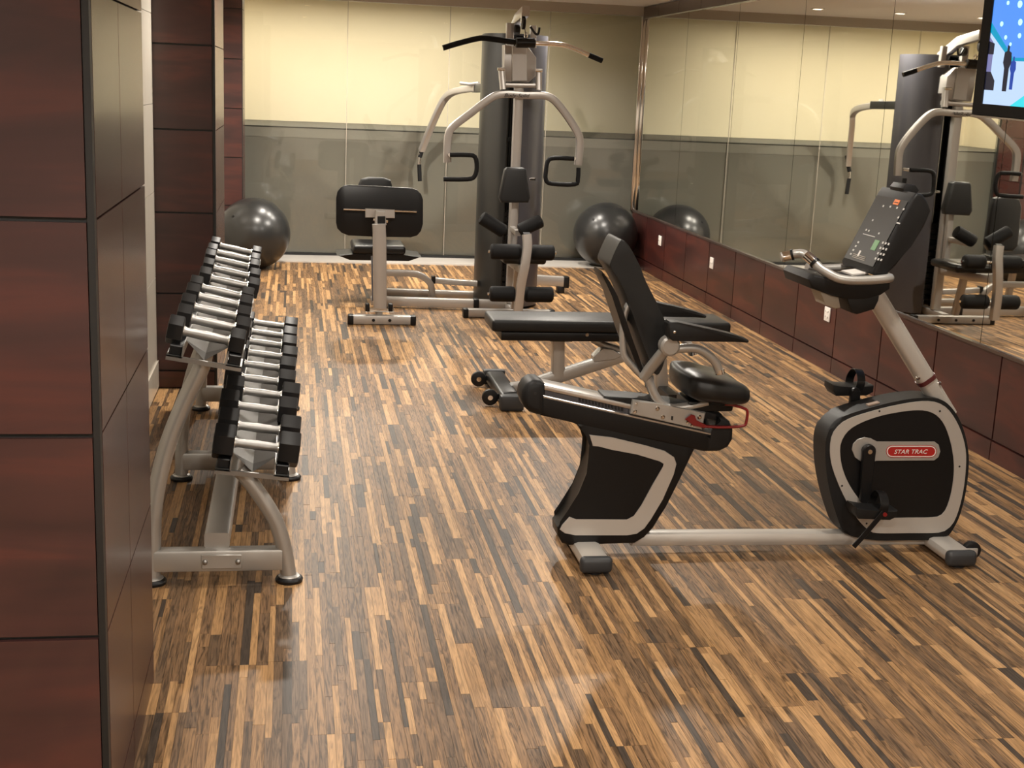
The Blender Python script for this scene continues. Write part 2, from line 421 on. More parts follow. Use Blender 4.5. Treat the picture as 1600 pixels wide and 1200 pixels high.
# mirror wall
wr = struct(obj('wall_right', box(NB(), (WX+.004, RY, 0), (WX+.12, GY+.03, CEIL)), 'groove', smooth=0), 'mirrored wall above dark red wood wainscot')
ys = [5.175-.684*k for k in range(12) if 5.175-.684*k > RY] + [5.858+.6725*k for k in range(12)]
ys = sorted(set([RY]+ys+[GY]))
for a, b in zip(ys, ys[1:]):
    if b-a < .05 or b > GY+.01: continue
    obj('panel', box(NB(), (WX-.014, a+.006, .106), (WX+.02, b-.006, .525)), 'wainscot', wr, 0)
    obj('skirting_board', box(NB(), (WX-.018, a+.004, 0), (WX+.02, b-.004, .097)), 'wainscot', wr, 0)
    obj('cornice_tile', box(NB(), (WX-.03, a+.003, 2.415), (WX+.02, b-.003, CEIL-.01)), 'trimbrown', wr, 0)
obj('ledge', box(NB(), (WX-.022, RY, .526), (WX+.02, GY, .541)), 'trimbrown', wr, 0)
ms = [RY]+sorted([10.265-1.3905*k for k in range(10) if 10.265-1.3905*k > RY]+[11.655])+[GY-.03]
for a, b in zip(ms, ms[1:]):
    obj('mirror_pane', box(NB(), (WX-.006, a+.003, .542), (WX+.004, b-.003, 2.414)), 'mirror', wr, 0)
struct(obj('trim_3', box(NB(), (WX-.045, GY-.034, .541), (WX-.002, GY-.008, 2.44), .004), 'chrome'), 'chrome corner strip between glass and mirror')

# ------------------------------------------------------------------ downlights
def downlight(x, y, z=CEIL, power=LIGHT_W, ang=165, group='recessed ceiling downlights', lab='small round recessed downlight with white rim in the ceiling', blend=.55):
    t = thing('downlight', lab, 'ceiling light', (x, y, z-.012), group)
    b = NB(); lathe(b, [(0, .062), (-.006, .060), (-.010, .050), (-.008, .046), (.0, .044)], (x, y, z), (0, 0, 1), 20); obj('rim', b, 'white', t)
    b = NB(); cyl(b, (x, y, z-.0075), (x, y, z-.001), .042, 20); obj('lens', b, 'lamp', t)
    ld = bpy.data.lights.new('downlight_lamp', 'SPOT'); ld.energy = power; ld.color = LIGHT_COL; ld.spot_size = math.radians(ang); ld.spot_blend = blend; ld.shadow_soft_size = .055
    lo = bpy.data.objects.new('downlight_lamp', ld); COL.objects.link(lo); lo.parent = t; lo.location = (0, 0, -.01)
    return t
OVER = ['over the leg press seat', 'over the right side of the weight tower', 'over the threshold near the corner column ball', 'added to brighten the half wall, over the middle of the marble threshold', 'over the threshold near the mirror corner', 'over the far half of the dumbbell rack', 'over the weight bench', 'over the near half of the dumbbell rack', 'over the exercise bike', 'added unseen for fill above the open floor facing the rack pillar', 'added unseen for fill above the open floor in line with the bike', 'added unseen for fill in the recess outside the pillar', 'added unseen for fill by the rear wall in line with the rack', 'added unseen for fill by the rear wall in line with the bike']
for (x, y), ov in zip(DOWNLIGHTS, OVER): downlight(x, y, power=LIGHT_W*(.75 if y > 12 else 1.25 if y > 10 else 1.0 if y > 5 else .5 if y > 2 else .95), lab='round recessed downlight '+ov)
# unseen strip light added behind the glass to wash the cream wall evenly
t = thing('added_wash_light', 'unseen strip light added behind the glass screen to wash the cream wall', 'ceiling light', (.7, 14.0, CEIL-.03))
b = NB(); box(b, (-.9, 13.93, CEIL-.03), (2.3, 14.07, CEIL-.001), .004); obj('housing', b, 'white', t)
b = NB(); box(b, (-.88, 13.95, CEIL-.034), (2.28, 14.05, CEIL-.029)); obj('diffuser', b, 'lamp', t)
ld = bpy.data.lights.new('wash_lamp', 'AREA'); ld.shape = 'RECTANGLE'; ld.size = 3.1; ld.size_y = .1; ld.energy = WASH_W; ld.color = (1.0, .92, .78)
lo = bpy.data.objects.new('wash_lamp', ld); COL.objects.link(lo); lo.parent = t; lo.location = (0, 0, -.01)

# ------------------------------------------------------------------ recumbent exercise bike (aligned with X, centre plane y = 4.63)
YB = 4.63
K = thing('recumbent_bike', 'black and silver recumbent exercise bike with console mast and bucket seat', 'exercise bike', (1.65, YB, 0))
def pl(cf, pts, Y, sm=0, closed=True):
    q = [PY(*cf(*p), Y) for p in pts]
    return catmull(q, sm, closed) if sm else q
c6 = crop(800, 560, 3.3325); c8 = crop(1240, 560, 3.334); c5 = crop(740, 360, 3.478); c7 = crop(1200, 270, 3.636); c9 = crop(1200, 280, 5.455)
YN = 4.57; TH = .12
# base rail and feet
b = NB(); rtube(b, [PY(985, 840, YB), PY(1450, 838, YB)], .07, .056, .02); obj('base_rail', b, 'bikesilver', K)
def bike_foot(px, py, wheel):
    c = PY(px, py, 4.40)
    x = c.x
    b = NB(); rtube(b, [(x, 4.415, .040), (x, 4.845, .040)], .105, .05, .02); f = obj('foot_bar', b, 'bikesilver', K)
    for y, s in ((4.395, 1), (4.865, -1)):
        b = NB(); box(b, (x-.060, min(y-.012*s, y+.03*s), .008), (x+.060, max(y-.012*s, y+.03*s), .069), .018, 3); obj('end_cap', b, 'footcap', f)
        b = NB(); cyl(b, (x, y+.03*s, 0), (x, y+.03*s, .014), .028, 14); obj('rubber_foot', b, 'rubber', f)
        if wheel:
            yy = y+.09*s
            b = NB(); cyl(b, (x+.085, yy-.014, .040), (x+.085, yy+.014, .040), .036, 18, .006); wv = obj('wheel', b, 'rubber', f)
            b = NB(); cyl(b, (x+.085, yy-.017, .040), (x+.085, yy+.017, .040), .010, 12); obj('axle', b, 'alu', wv)
            b = NB(); box(b, (x+.04, yy-.024, .025), (x+.10, yy-.018, .055), .004); obj('wheel_bracket', b, 'bikesilver', wv)
bike_foot(931, 892, False); bike_foot(1500, 889, True)
# rear shell with seat beam
rear = [(300, 330), (370, 358), (403, 400), (418, 450), (413, 520), (388, 600), (348, 700), (300, 805), (262, 860), (238, 880), (240, 925), (262, 965), (300, 976), (640, 965), (690, 935), (738, 885), (800, 775), (880, 615), (955, 470), (930, 440), (600, 370), (400, 325)]
b = NB(); prism(b, pl(c6, rear, YN), (0, TH, 0), .014, 3); obj('seat_pedestal', b, 'black', K)
st = [(403, 399), (520, 412), (700, 455), (795, 482), (845, 515), (857, 550), (842, 605), (785, 735), (722, 840), (690, 886), (650, 914), (600, 921), (330, 921), (275, 912), (250, 892), (262, 868), (300, 826), (335, 840), (600, 841), (636, 822), (675, 765), (738, 650), (788, 565), (792, 548), (770, 534), (650, 500), (520, 476), (450, 456), (421, 458), (416, 430)]
b = NB(); prism(b, pl(c6, st, YN-.005), (0, .010, 0), .0015, 1); obj('silver_stripe', b, 'bikesilver', K, label='silver curved stripe around the pedestal')
# beam : near face outlines share the slope of the seat rail
b = NB(); prism(b, pl(c6, [(150, 190), (1075, 398), (1075, 487), (1000, 487), (300, 330), (150, 300)], YN-.004), (0, TH+.008, 0), .012, 3); bs = obj('beam_shell', b, 'black', K)
b = NB(); prism(b, pl(c6, [(168, 138), (1000, 324), (1000, 352), (168, 166)], YN-.002), (0, TH+.004, 0), .006, 2); obj('rail_cover', b, 'alu', bs)
b = NB(); prism(b, pl(c6, [(168, 164), (1000, 350), (1000, 385), (168, 199)], YN+.010), (0, TH-.02, 0)); obj('rail_slot', b, 'shroud', bs)
b = NB(); prism(b, pl(c6, [(163, 193), (1080, 399), (1080, 411), (163, 206)], YN-.009), (0, TH+.018, 0), .002, 1); obj('rail_lip', b, 'alu', bs)
b = NB()
for k in range(14):
    u = 350+k*17; v = 207+(u-350)*.224
    prism(b, pl(c6, [(u, v), (u+9, v+2), (u+9, v+20), (u, v+18)], YN+.004), (0, .01, 0))
obj('rail_teeth', b, 'groove', bs)
cap = [(178, 140), (150, 118), (112, 116), (78, 138), (57, 175), (52, 215), (66, 258), (95, 285), (130, 297), (178, 303)]
b = NB(); prism(b, pl(c6, cap, YN-.010), (0, TH+.02, 0), .026, 4); e = obj('end_cap', b, 'bsoft', K)
b = NB(); q = PY(*c6(122, 184), YN-.012); cyl(b, q, q+V((0, .006, 0)), .005, 10); obj('screw', b, 'groove', e)
cap = [(1070, 300), (1100, 300), (1138, 330), (1155, 372), (1152, 425), (1128, 465), (1085, 486), (1010, 487), (1010, 400), (1060, 395)]
b = NB(); prism(b, pl(c6, cap, YN-.010), (0, TH+.02, 0), .020, 3); obj('end_cap', b, 'bsoft', K)
# seat carriage
b = NB(); prism(b, pl(c6, [(632, 218), (760, 236), (1010, 282), (990, 372), (940, 360), (617, 290)], YN-.018), (0, TH+.036, 0), .004, 1); cg = obj('seat_carriage', b, 'silver', K)
b = NB(); prism(b, pl(c6, [(480, 196), (640, 208), (860, 235), (1095, 292), (1095, 330), (480, 236)], YN+.004), (0, TH-.008, 0), .006, 2); obj('carriage_deck', b, 'bsoft', cg)
for u, v, r in ((647, 236, .005), (640, 276, .007), (757, 261, .008), (785, 305, .008), (912, 333, .006), (935, 349, .006), (975, 305, .008)):
    q = PY(*c6(u, v), YN-.018); b = NB(); lathe(b, [(0, r), (-.004, r), (-.007, r*.5)], q, (0, 1, 0), 10); obj('bolt', b, 'chrome', cg)
b = NB(); prism(b, pl(c6, [(830, 300), (840, 302), (838, 322), (828, 320)], YN-.0195), (0, .002, 0)); obj('slot', b, 'groove', cg)
# red seat lever
pts = [(905, 322), (930, 310), (945, 330), (1000, 353), (1080, 358), (1160, 356), (1205, 350), (1218, 338), (1226, 285), (1214, 262), (1150, 243), (1110, 238)]
b = NB(); tube(b, [PY(*c6(*p), YN-.03) for p in pts[3:]], .0055, 10, 3); lv = obj('seat_lever', b, 'red', K, label='red seat adjustment lever')
b = NB(); prism(b, pl(c6, [(903, 318), (935, 292), (955, 300), (960, 325), (1010, 345), (1005, 365), (945, 350)], YN-.034), (0, .01, 0), .002, 1); obj('lever_cam', b, 'red', lv)
# seat cushion
b = NB(); bmesh.ops.create_uvsphere(b, u_segments=40, v_segments=20, radius=1)
sc = PY(*c6(1030, 140), YB)
for v in b.verts:
    x, y, z = v.co
    def se(t, e): return math.copysign(abs(t)**e, t)
    rr = math.hypot(x, y)
    s = max(abs(x), abs(y))/rr if rr > 1e-6 else 1
    kx = 1/(s*.45+.55)
    X, Yy, Z = x*kx*.138, y*kx*.178*(1-.16*x), se(z, .72)*.058
    if Z > 0:
        Z += .020*max(0, -x)*1.0 + .016*abs(y)**2 - .014*(1-abs(y))*max(0, x+.3)
    else: Z *= .9
    v.co = sc + V((X, Yy, Z - X*.12))
obj('seat_cushion', b, 'vinyl', K, 60)
b = NB(); box(b, sc+V((-.10, -.07, -.085)), sc+V((.075, .09, -.045)), .01); obj('seat_base', b, 'black', K)
# seat back frame, armrest frame
for yy in (YB-.055, YB+.055):
    b = NB(); tube(b, [PY(*c5(*p), yy) for p in ((1270, 935), (1180, 955), (1080, 965), (1020, 942), (978, 885), (950, 815), (925, 785))], .017, 12, 4); obj('seat_frame', b, 'silver', K)
b = NB(); tube(b, [PY(*c5(*p), YB-.05) for p in ((925, 800), (870, 745), (825, 690), (812, 640), (812, 520), (822, 450), (845, 400))], .013, 12, 4); obj('back_frame', b, 'silver', K)
b = NB(); tube(b, [PY(*c5(*p), YB+.05) for p in ((925, 800), (870, 745), (825, 690), (812, 640), (812, 520), (822, 450), (845, 400))], .013, 12, 4); obj('back_frame', b, 'silver', K)
for yy, s in ((YB-.15, -1), (YB+.15, 1)):
    # arm upright: from the carriage joint out to the armrest
    q0 = PY(*c5(925, 795), YB+.06*s); q1 = PY(*c5(1000, 700), YB-.12)+V((0, (.12+.10*s) if s > 0 else 0, 0)); q2 = PY(*c5(1062, 625), YB-.17); q2.y = YB+.17*s
    if s > 0: q1 = q0.lerp(q2, .5)
    b = NB(); tube(b, [q0, q1, q2], .021, 12, 3); obj('arm_upright', b, 'silver', K)
    b = NB(); lathe(b, [(-.026, .028), (-.018, .036), (.018, .036), (.026, .028)], q2, (0, 1, 0), 16); obj('arm_joint', b, 'silver', K)
    h = [PY(*c5(*p), YB-.17) for p in ((1075, 648), (1150, 640), (1220, 645), (1280, 680), (1318, 725), (1335, 770))]
    for p in h: p.y = YB+.17*s
    b = NB(); tube(b, h, .016, 12, 4); hd = obj('side_handle', b, 'silver', K)
    b = NB(); tube(b, [h[-1]+V((.0, 0, .01)), h[-1]+V((.004, 0, -.006))], .0175, 12); obj('handle_ring', b, 'chrome', hd)
    YA = YB-.235 if s < 0 else YB+.265
    ar = [PY(*c5(*p), YB-.235) for p in ((1058, 508), (1068, 498), (1110, 500), (1300, 540), (1430, 572), (1492, 594), (1499, 603), (1492, 612), (1400, 606), (1180, 603), (1085, 602), (1062, 585))]
    for p in ar: p.y = YA
    b = NB(); prism(b, ar, (0, .06, 0), .008, 3); a = obj('armrest', b, 'bsoft', K)
    b = NB(); q = V(ar[0])+V((.024, -.001, -.028)); lathe(b, [(0, .006), (-.003, .005), (-.004, .002)], q, (0, 1, 0), 10); obj('armrest_bolt', b, 'chrome', a)
# backrest pad
near = [(812, 52), (850, 92), (902, 190), (935, 275), (1000, 402), (1045, 505), (1056, 560), (1050, 650), (1030, 735), (1005, 785), (978, 770), (950, 690), (905, 570), (865, 455), (825, 340), (785, 262), (748, 205), (742, 180), (770, 110), (796, 60)]
q = pl(c5, near, YB-.10, 3); ctr = sum(q, V())/len(q)
b = NB(); prism(b, q, (0, .20, 0), .030, 4); obj('backrest', b, 'vinylgrey', K)
b = NB(); prism(b, [p+V((-.022, .03, -.01)) for p in pl(c5, [(745, 215), (785, 270), (828, 350), (868, 465), (905, 575), (950, 700), (975, 770), (950, 770), (915, 690), (868, 570), (832, 460), (796, 350), (765, 280), (742, 235)], YB-.10)], (0, .14, 0), .006, 2); obj('back_shell', b, 'black', K)
# drive housing
hn = [(165, 470), (178, 392), (215, 332), (285, 292), (440, 246), (560, 219), (650, 207), (730, 207), (785, 223), (830, 265), (865, 320), (893, 395), (910, 480), (912, 570), (898, 690), (872, 800), (845, 865), (808, 922), (765, 945), (600, 948), (430, 948), (300, 926), (255, 895), (225, 820), (195, 720), (172, 600)]
b = NB(); prism(b, pl(c8, hn, YN, 3), (0, TH, 0), .012, 3); dh = obj('drive_housing', b, 'bsoft', K)
so = [(190, 480), (200, 402), (240, 346), (305, 308), (445, 265), (560, 239), (650, 225), (720, 224), (770, 239), (810, 270), (850, 330), (880, 402), (897, 480), (898, 560), (886, 680), (860, 790), (832, 858), (800, 890), (755, 908), (600, 910), (430, 910), (385, 890), (330, 832), (270, 732), (232, 650), (200, 560)]
si = [(242, 480), (250, 430), (285, 377), (350, 336), (450, 300), (560, 278), (640, 270), (700, 275), (750, 300), (788, 350), (814, 420), (831, 500), (836, 580), (826, 680), (802, 768), (778, 808), (740, 827), (600, 830), (470, 830), (425, 812), (375, 770), (320, 705), (276, 630), (250, 555)]
b = NB(); ringplate(b, pl(c8, so, YN-.004, 3), pl(c8, si, YN-.004, 3), (0, .008, 0)); obj('silver_stripe', b, 'bikesilver', dh, label='silver ring on the drive housing')
b = NB(); prism(b, pl(c8, si, YN-.0015, 3), (0, .003, 0)); obj('side_cover', b, 'black', dh)
for u, v in ((447, 275), (762, 275), (864, 563), (252, 664), (380, 860)):
    q = PY(*c8(u, v), YN-.004); b = NB(); cyl(b, q-V((0, .001, 0)), q+V((0, .004, 0)), .004, 10); obj('screw', b, 'groove', dh)
b = NB(); obox(b, PY(*c8(412, 236), YN+.03), (.022, 0, .0055), (0, .012, 0), (0, 0, .003)); obj('warning_label', b, 'paper', dh)
bd = [(305, 475), (312, 445), (335, 422), (370, 411), (405, 418), (435, 434), (600, 434), (735, 434), (756, 450), (765, 485), (755, 515), (732, 532), (600, 532), (430, 532), (400, 545), (355, 540), (320, 515)]
b = NB(); prism(b, pl(c8, bd, YN-.006), (0, .006, 0), .001, 1); bg = obj('badge_plate', b, 'silver', dh)
def capsule(u0, u1, vc, h, Y, n=8):
    o = []
    for k in range(n+1): a = PI/2+PI*k/n; o.append((u0+h+h*math.cos(a), vc-h*math.sin(a)))
    for k in range(n+1): a = -PI/2+PI*k/n; o.append((u1-h+h*math.cos(a), vc-h*math.sin(a)))
    return [PY(*c8(*p), Y) for p in o]
b = NB(); prism(b, capsule(482, 746, 485, 32, YN-.007), (0, .002, 0)); obj('badge', b, 'badgered', bg, label='red capsule badge with white lettering')
b = NB(); ringplate(b, capsule(485, 743, 485, 29, YN-.0076), capsule(490, 738, 485, 24, YN-.0076), (0, .001, 0), 60); obj('badge_outline', b, 'white', bg)
tc = PY(*c8(612, 486), YN-.0077)
obj('lettering', text_bm('STAR TRAC', .136, .0165, tc, (1, 0, 0), (0, 0, 1), .0006, .25), 'white', bg, 0)
# cranks and pedals
cc = PY(*c8(385, 478), YN-.012)
b = NB(); cyl(b, (cc.x, YN-.03, cc.z), (cc.x, YN+TH+.03, cc.z), .022, 18); obj('crank_axle', b, 'black', K)
pe = PY(*c8(372, 735), YN-.03); dv = V((pe.x-cc.x, 0, pe.z-cc.z))
def crank(y0, sgn):
    q0 = V((cc.x, y0, cc.z)); q1 = q0+dv*sgn
    d = dv.normalized()*sgn; s = V((d.z, 0, -d.x))
    pts = []
    for k in range(9): a = PI*k/8; pts.append(q0+(s*math.cos(a)-d*math.sin(a))*.026)
    for k in range(9): a = PI*k/8; pts.append(q1+(-s*math.cos(a)+d*math.sin(a))*.018)
    b = NB(); prism(b, pts, (0, .02, 0), .003, 1); o = obj('crank_arm', b, 'black', K)
    b = NB(); cyl(b, q0+V((0, -.003, 0)), q0+V((0, .023, 0)), .009, 12); obj('crank_bolt', b, 'chrome', o)
    return q1
def pedal(q, out, tilt):
    """q: crank end, out: -1 towards the camera"""
    ya, yb = sorted((q.y+.01*out+.01, q.y+.105*out+.01))
    d = V((math.cos(tilt), 0, math.sin(tilt))); n = V((-d.z, 0, d.x)); c = V((q.x, 0, q.z))
    pts = [c+d*a+n*h for a, h in ((-.085, -.004), (-.07, -.026), (.055, -.026), (.080, -.012), (.080, .014), (.03, .008), (-.04, .010), (-.085, .018))]
    b = NB(); prism(b, [V((p.x, ya, p.z)) for p in pts], (0, yb-ya, 0), .004, 2); o = obj('pedal', b, 'bsoft', K)
    ym = (ya+yb)/2
    st = [V((q.x+.02, ya-.002, q.z+.0))+n*.0, V((q.x+.024, ya-.004, q.z+.035)), V((q.x+.026, ya+.02, q.z+.062)), V((q.x+.026, ym, q.z+.070)), V((q.x+.026, yb-.02, q.z+.060)), V((q.x+.024, yb+.004, q.z+.03)), V((q.x+.02, yb+.002, q.z))]
    b = NB(); sweep(b, catmull(st, 4), rrect(.034, .003, .001, 1), up=(0, -1, 0)); obj('pedal_strap', b, 'black', o)
    return o, ya
q1 = crank(YN-.034, 1)
o, ya = pedal(V((q1.x+.008, q1.y, q1.z-.022)), -1, -.05)
b = NB(); sweep(b, [PY(*c8(*p), ya-.006) for p in ((470, 800), (420, 860), (360, 930), (312, 982))], rrect(.004, .020, .001, 1), up=(1, 0, .7)); obj('strap_tail', b, 'black', o)
b = NB(); q = PY(*c8(474, 812), ya-.006); cyl(b, q-V((0, .006, 0)), q, .008, 12); obj('strap_button', b, 'red', o)
q2 = crank(YN+TH+.014, -1); pedal(V((q2.x, q2.y, q2.z+.008)), 1, .02)
# mast
mb, mt_ = PY(*c8(765, 235), YB-.01), PY(1372, 470, YB)
d = (mt_-mb)
b = NB(); sweep(b, [mb-d*.12, mb, mt_, mt_+d*.05], rrect(.07, .058, .022, 4), up=(0, 1, 0)); obj('mast', b, 'bikesilver', K)
cl = mb.lerp(mt_, .24)
b = NB(); sweep(b, [cl-d.normalized()*.008, cl+d.normalized()*.008], rrect(.076, .066, .024, 4), up=(0, 1, 0)); cr_ = obj('clamp_band', b, 'maroon', K, label='dark red clamp band around the mast')
for s in (-1, 1):
    b = NB(); q = cl+V((s*.044, -.02, -.01*s)); lathe(b, [(-.012, .005), (-.006, .008), (.006, .008), (.012, .005)], q, (0, 1, 0), 10); obj('clamp_nut', b, 'chrome', cr_)
# console
YF, YK = 4.785, 4.49        # far and near side of the console
ct, cb_ = V((2.197, 0, 1.370)), V((2.076, 0, 1.104))
side = [V((cb_.x-.002, YK, cb_.z-.012)), V((cb_.x-.006, YK, cb_.z+.004)), V((ct.x-.008, YK, ct.z+.002)), V((ct.x+.006, YK, ct.z+.022)), V((ct.x+.03, YK, ct.z+.018)), V((ct.x+.052, YK, ct.z-.006)), PY(1456, 330, YK), PY(1444, 356, YK), PY(1424, 385, YK), PY(1400, 416, YK), PY(1385, 430, YK)]
b = NB(); prism(b, side, (0, YF-YK, 0), .010, 3); con = obj('console', b, 'bsoft', K)
tv_ = (ct-cb_); nf = V((-tv_.z, 0, tv_.x)).normalized(); tvn = tv_.normalized()
def face_pt(u, v): return PP(*c7(u, v), V((cb_.x, 0, cb_.z))+nf*.010, nf)
fc = (ct+cb_)/2; fc.y = (YF+YK)/2
b = NB(); obox(b, fc+nf*.0085, V((0, .128, 0)), tvn*.130, nf*.002, .0015, 1); fcp = obj('console_face', b, 'panelgrey', con)
def mark(name, u, v, w_, h_, mt2, dz=.0012):
    q = face_pt(u, v); b = NB(); obox(b, q+nf*dz, V((0, w_/2, 0)), tvn*(h_/2), nf*.001); obj(name, b, mt2, fcp, 0)
mark('logo_mark', 732, 168, .042, .020, 'orange'); mark('logo_mark', 732, 170, .030, .003, 'panelgrey', .0022)
mark('start_button', 610, 412, .038, .040, 'green')
for u, v in ((657, 190), (697, 193), (735, 200), (772, 208), (597, 270), (742, 255), (632, 345), (560, 325), (575, 330)): mark('indicator', u, v, .009, .007, 'whitemark')
mark('indicator', 742, 287, .026, .005, 'whitemark'); mark('rule_line', 575, 356, .105, .003, 'whitemark')
for i in range(3):
    for j in range(4):
        q = V((0, 0, 0)); mark('key_mark', 655+i*16-j*14, 398+i*4+j*30, .010, .008, 'whitemark')
for j in range(4): mark('key_mark', 515-j*14, 395+j*22, .012, .007, 'whitemark')
mark('key_mark', 520, 458, .012, .022, 'white')
for j in range(3): mark('text_line', 520-j*3, 470+j*9, .11, .002, 'trimgrey')
# book clip on top
b = NB(); prism(b, [V((ct.x+x, YK+.10, ct.z+z)) for x, z in ((.005, .01), (.0, .03), (.012, .046), (.05, .044), (.066, .026), (.05, .0))], (0, .12, 0), .008, 2); obj('reading_clip', b, 'bsoft', con)
# tray / bottle holder below
tr = [(1264, 437), (1272, 429), (1300, 436), (1330, 441), (1392, 440), (1391, 452), (1376, 462), (1350, 468), (1322, 468), (1300, 462), (1268, 451)]
b = NB(); prism(b, [PY(x, y, YK+.005) for x, y in tr], (0, .27, 0), .008, 2); ty = obj('accessory_tray', b, 'bsoft', K)
b = NB(); prism(b, [PY(x, y, YK+.012) for x, y in ((1322, 462), (1376, 456), (1374, 470), (1367, 484), (1340, 492), (1331, 489))], (0, .20, 0), .010, 2); obj('mast_bracket', b, 'bsoft', ty)
b = NB(); prism(b, [PY(x, y, YK+.02) for x, y in ((1280, 452), (1310, 460), (1314, 481), (1306, 483), (1290, 477))], (0, .10, 0), .006, 2); obj('bottle_holder', b, 'trimgrey', ty)
b = NB(); obox(b, PY(1335, 425, YK+.12), (.03, 0, .004), (0, .05, 0), (0, 0, .003)); obj('paper_slip', b, 'white', ty)
# handlebar : from the near side, round the front of the tray and up to the far grip
hb = [c9(*p) for p in ((1030, 845), (900, 858), (720, 862), (600, 845), (510, 800), (440, 755), (375, 690), (310, 640), (255, 635), (180, 650), (110, 665))]
hy = [YK-.008, YK-.012, YK-.012, YK-.005, YK+.01, YK+.03, YK+.055, YK+.08, YK+.10, YK+.115, YK+.12]
hp = [PY(*p, y) for p, y in zip(hb, hy)]
b = NB(); tube(b, [hp[0]+V((.01, .03, 0))]+hp, .0165, 14, 4); hb_ = obj('handlebar', b, 'silver', K)
for a, c in ((5, 7), (8, 10)):
    seg = catmull(hp, 4)[a*4+2:c*4]
    b = NB(); tube(b, seg, .0185, 14); obj('pulse_sensor', b, 'chrome', hb_)
    b = NB(); tube(b, [seg[0] if a == 8 else seg[0], seg[1]], .021, 14); obj('grip_ring', b, 'black', hb_)
far = [V((p.x, 2*(YF+YK)/2-p.y, p.z)) for p in hp]
b = NB(); tube(b, [far[0]+V((.01, -.03, 0))]+far[:4], .0150, 14, 4); obj('handlebar', b, 'silver', K)

# ------------------------------------------------------------------ adjustable bench (along X at y = 7.2)
N_ = thing('weight_bench', 'black padded adjustable weight bench with wheeled foot, behind the bike', 'bench', (1.7, 7.2, 0))
b = NB(); box(b, (1.075, 7.045, .395), (2.03, 7.365, .462), .018, 3); obj('back_pad', b, 'vinylgrey', N_)
b = NB(); box(b, (2.06, 7.045, .395), (2.435, 7.365, .462), .018, 3); obj('seat_pad', b, 'vinylgrey', N_)
b = NB(); box(b, (1.13, 7.06, .345), (1.98, 7.34, .392), .006); bd_ = obj('back_board', b, 'black', N_)
b = NB(); q = PY(917, 523, 7.06); cyl(b, q-V((0, .008, 0)), q, .010, 12); obj('board_bolt', b, 'chrome', bd_)
b = NB(); box(b, (2.10, 7.08, .350), (2.40, 7.32, .392), .006); obj('seat_board', b, 'black', N_)
b = NB(); rtube(b, [(1.475, 7.2, .345), (1.485, 7.2, .12)], .07, .07, .01, up=(0, 1, 0)); obj('post', b, 'silver', N_)
b = NB(); box(b, (1.42, 7.15, .325), (1.55, 7.25, .348), .004); obj('post_plate', b, 'black', N_)
b = NB(); rtube(b, [(1.20, 7.2, .038), (1.30, 7.2, .052), (2.08, 7.2, .318)], .07, .068, .012, up=(0, 1, 0)); obj('base_rail', b, 'silver', N_)
b = NB(); rtube(b, [(2.06, 7.2, .33), (2.10, 7.2, .03)], .07, .07, .01); obj('rear_leg', b, 'silver', N_)
b = NB(); rtube(b, [(2.10, 6.95, .035), (2.10, 7.45, .035)], .07, .07, .01); obj('rear_foot', b, 'black', N_)
b = NB(); prism(b, [PY(x, y, 7.16) for x, y in ((928, 566), (928, 558), (942, 544), (958, 546), (972, 556), (960, 562))], (0, .08, 0), .003, 1); obj('adjuster_bracket', b, 'silver', N_)
b = NB(); tube(b, [PY(926, 530, 7.2), PY(944, 540, 7.2), PY(962, 545, 7.2), PY(985, 558, 7.2)], .022, 12); aj = obj('adjuster_bar', b, 'silver', N_)
b = NB(); tube(b, [PY(920, 527, 7.17), PY(926, 531, 7.17), PY(930, 527, 7.17)], .006, 8); obj('adjuster_pin', b, 'black', aj)
b = NB(); box(b, (1.115, 6.90, .012), (1.225, 7.50, .082), .022, 3); ft = obj('front_foot', b, 'black', N_)
for a, c in ((6.835, 6.90), (7.50, 7.55)):
    b = NB(); box(b, (1.105, a, 0), (1.235, c, .085), .014, 2); obj('end_cap', b, 'footcap', ft)
b = NB(); lathe(b, [(0, .045), (.0015, .044)], (1.178, 7.14, .080), (0, 0, 1), 20); obj('sticker', b, 'sticker', ft)
for y in (6.96, 7.42):
    b = NB(); cyl(b, (1.065, y-.014, .05), (1.065, y+.014, .05), .045, 18, .006); wv = obj('wheel', b, 'rubber', ft)
    b = NB(); cyl(b, (1.065, y-.018, .05), (1.065, y+.018, .05), .014, 12); obj('axle', b, 'chrome', wv)
    b = NB(); box(b, (1.06, y+.018, .035), (1.13, y+.026, .065)); obj('wheel_bracket', b, 'black', wv)

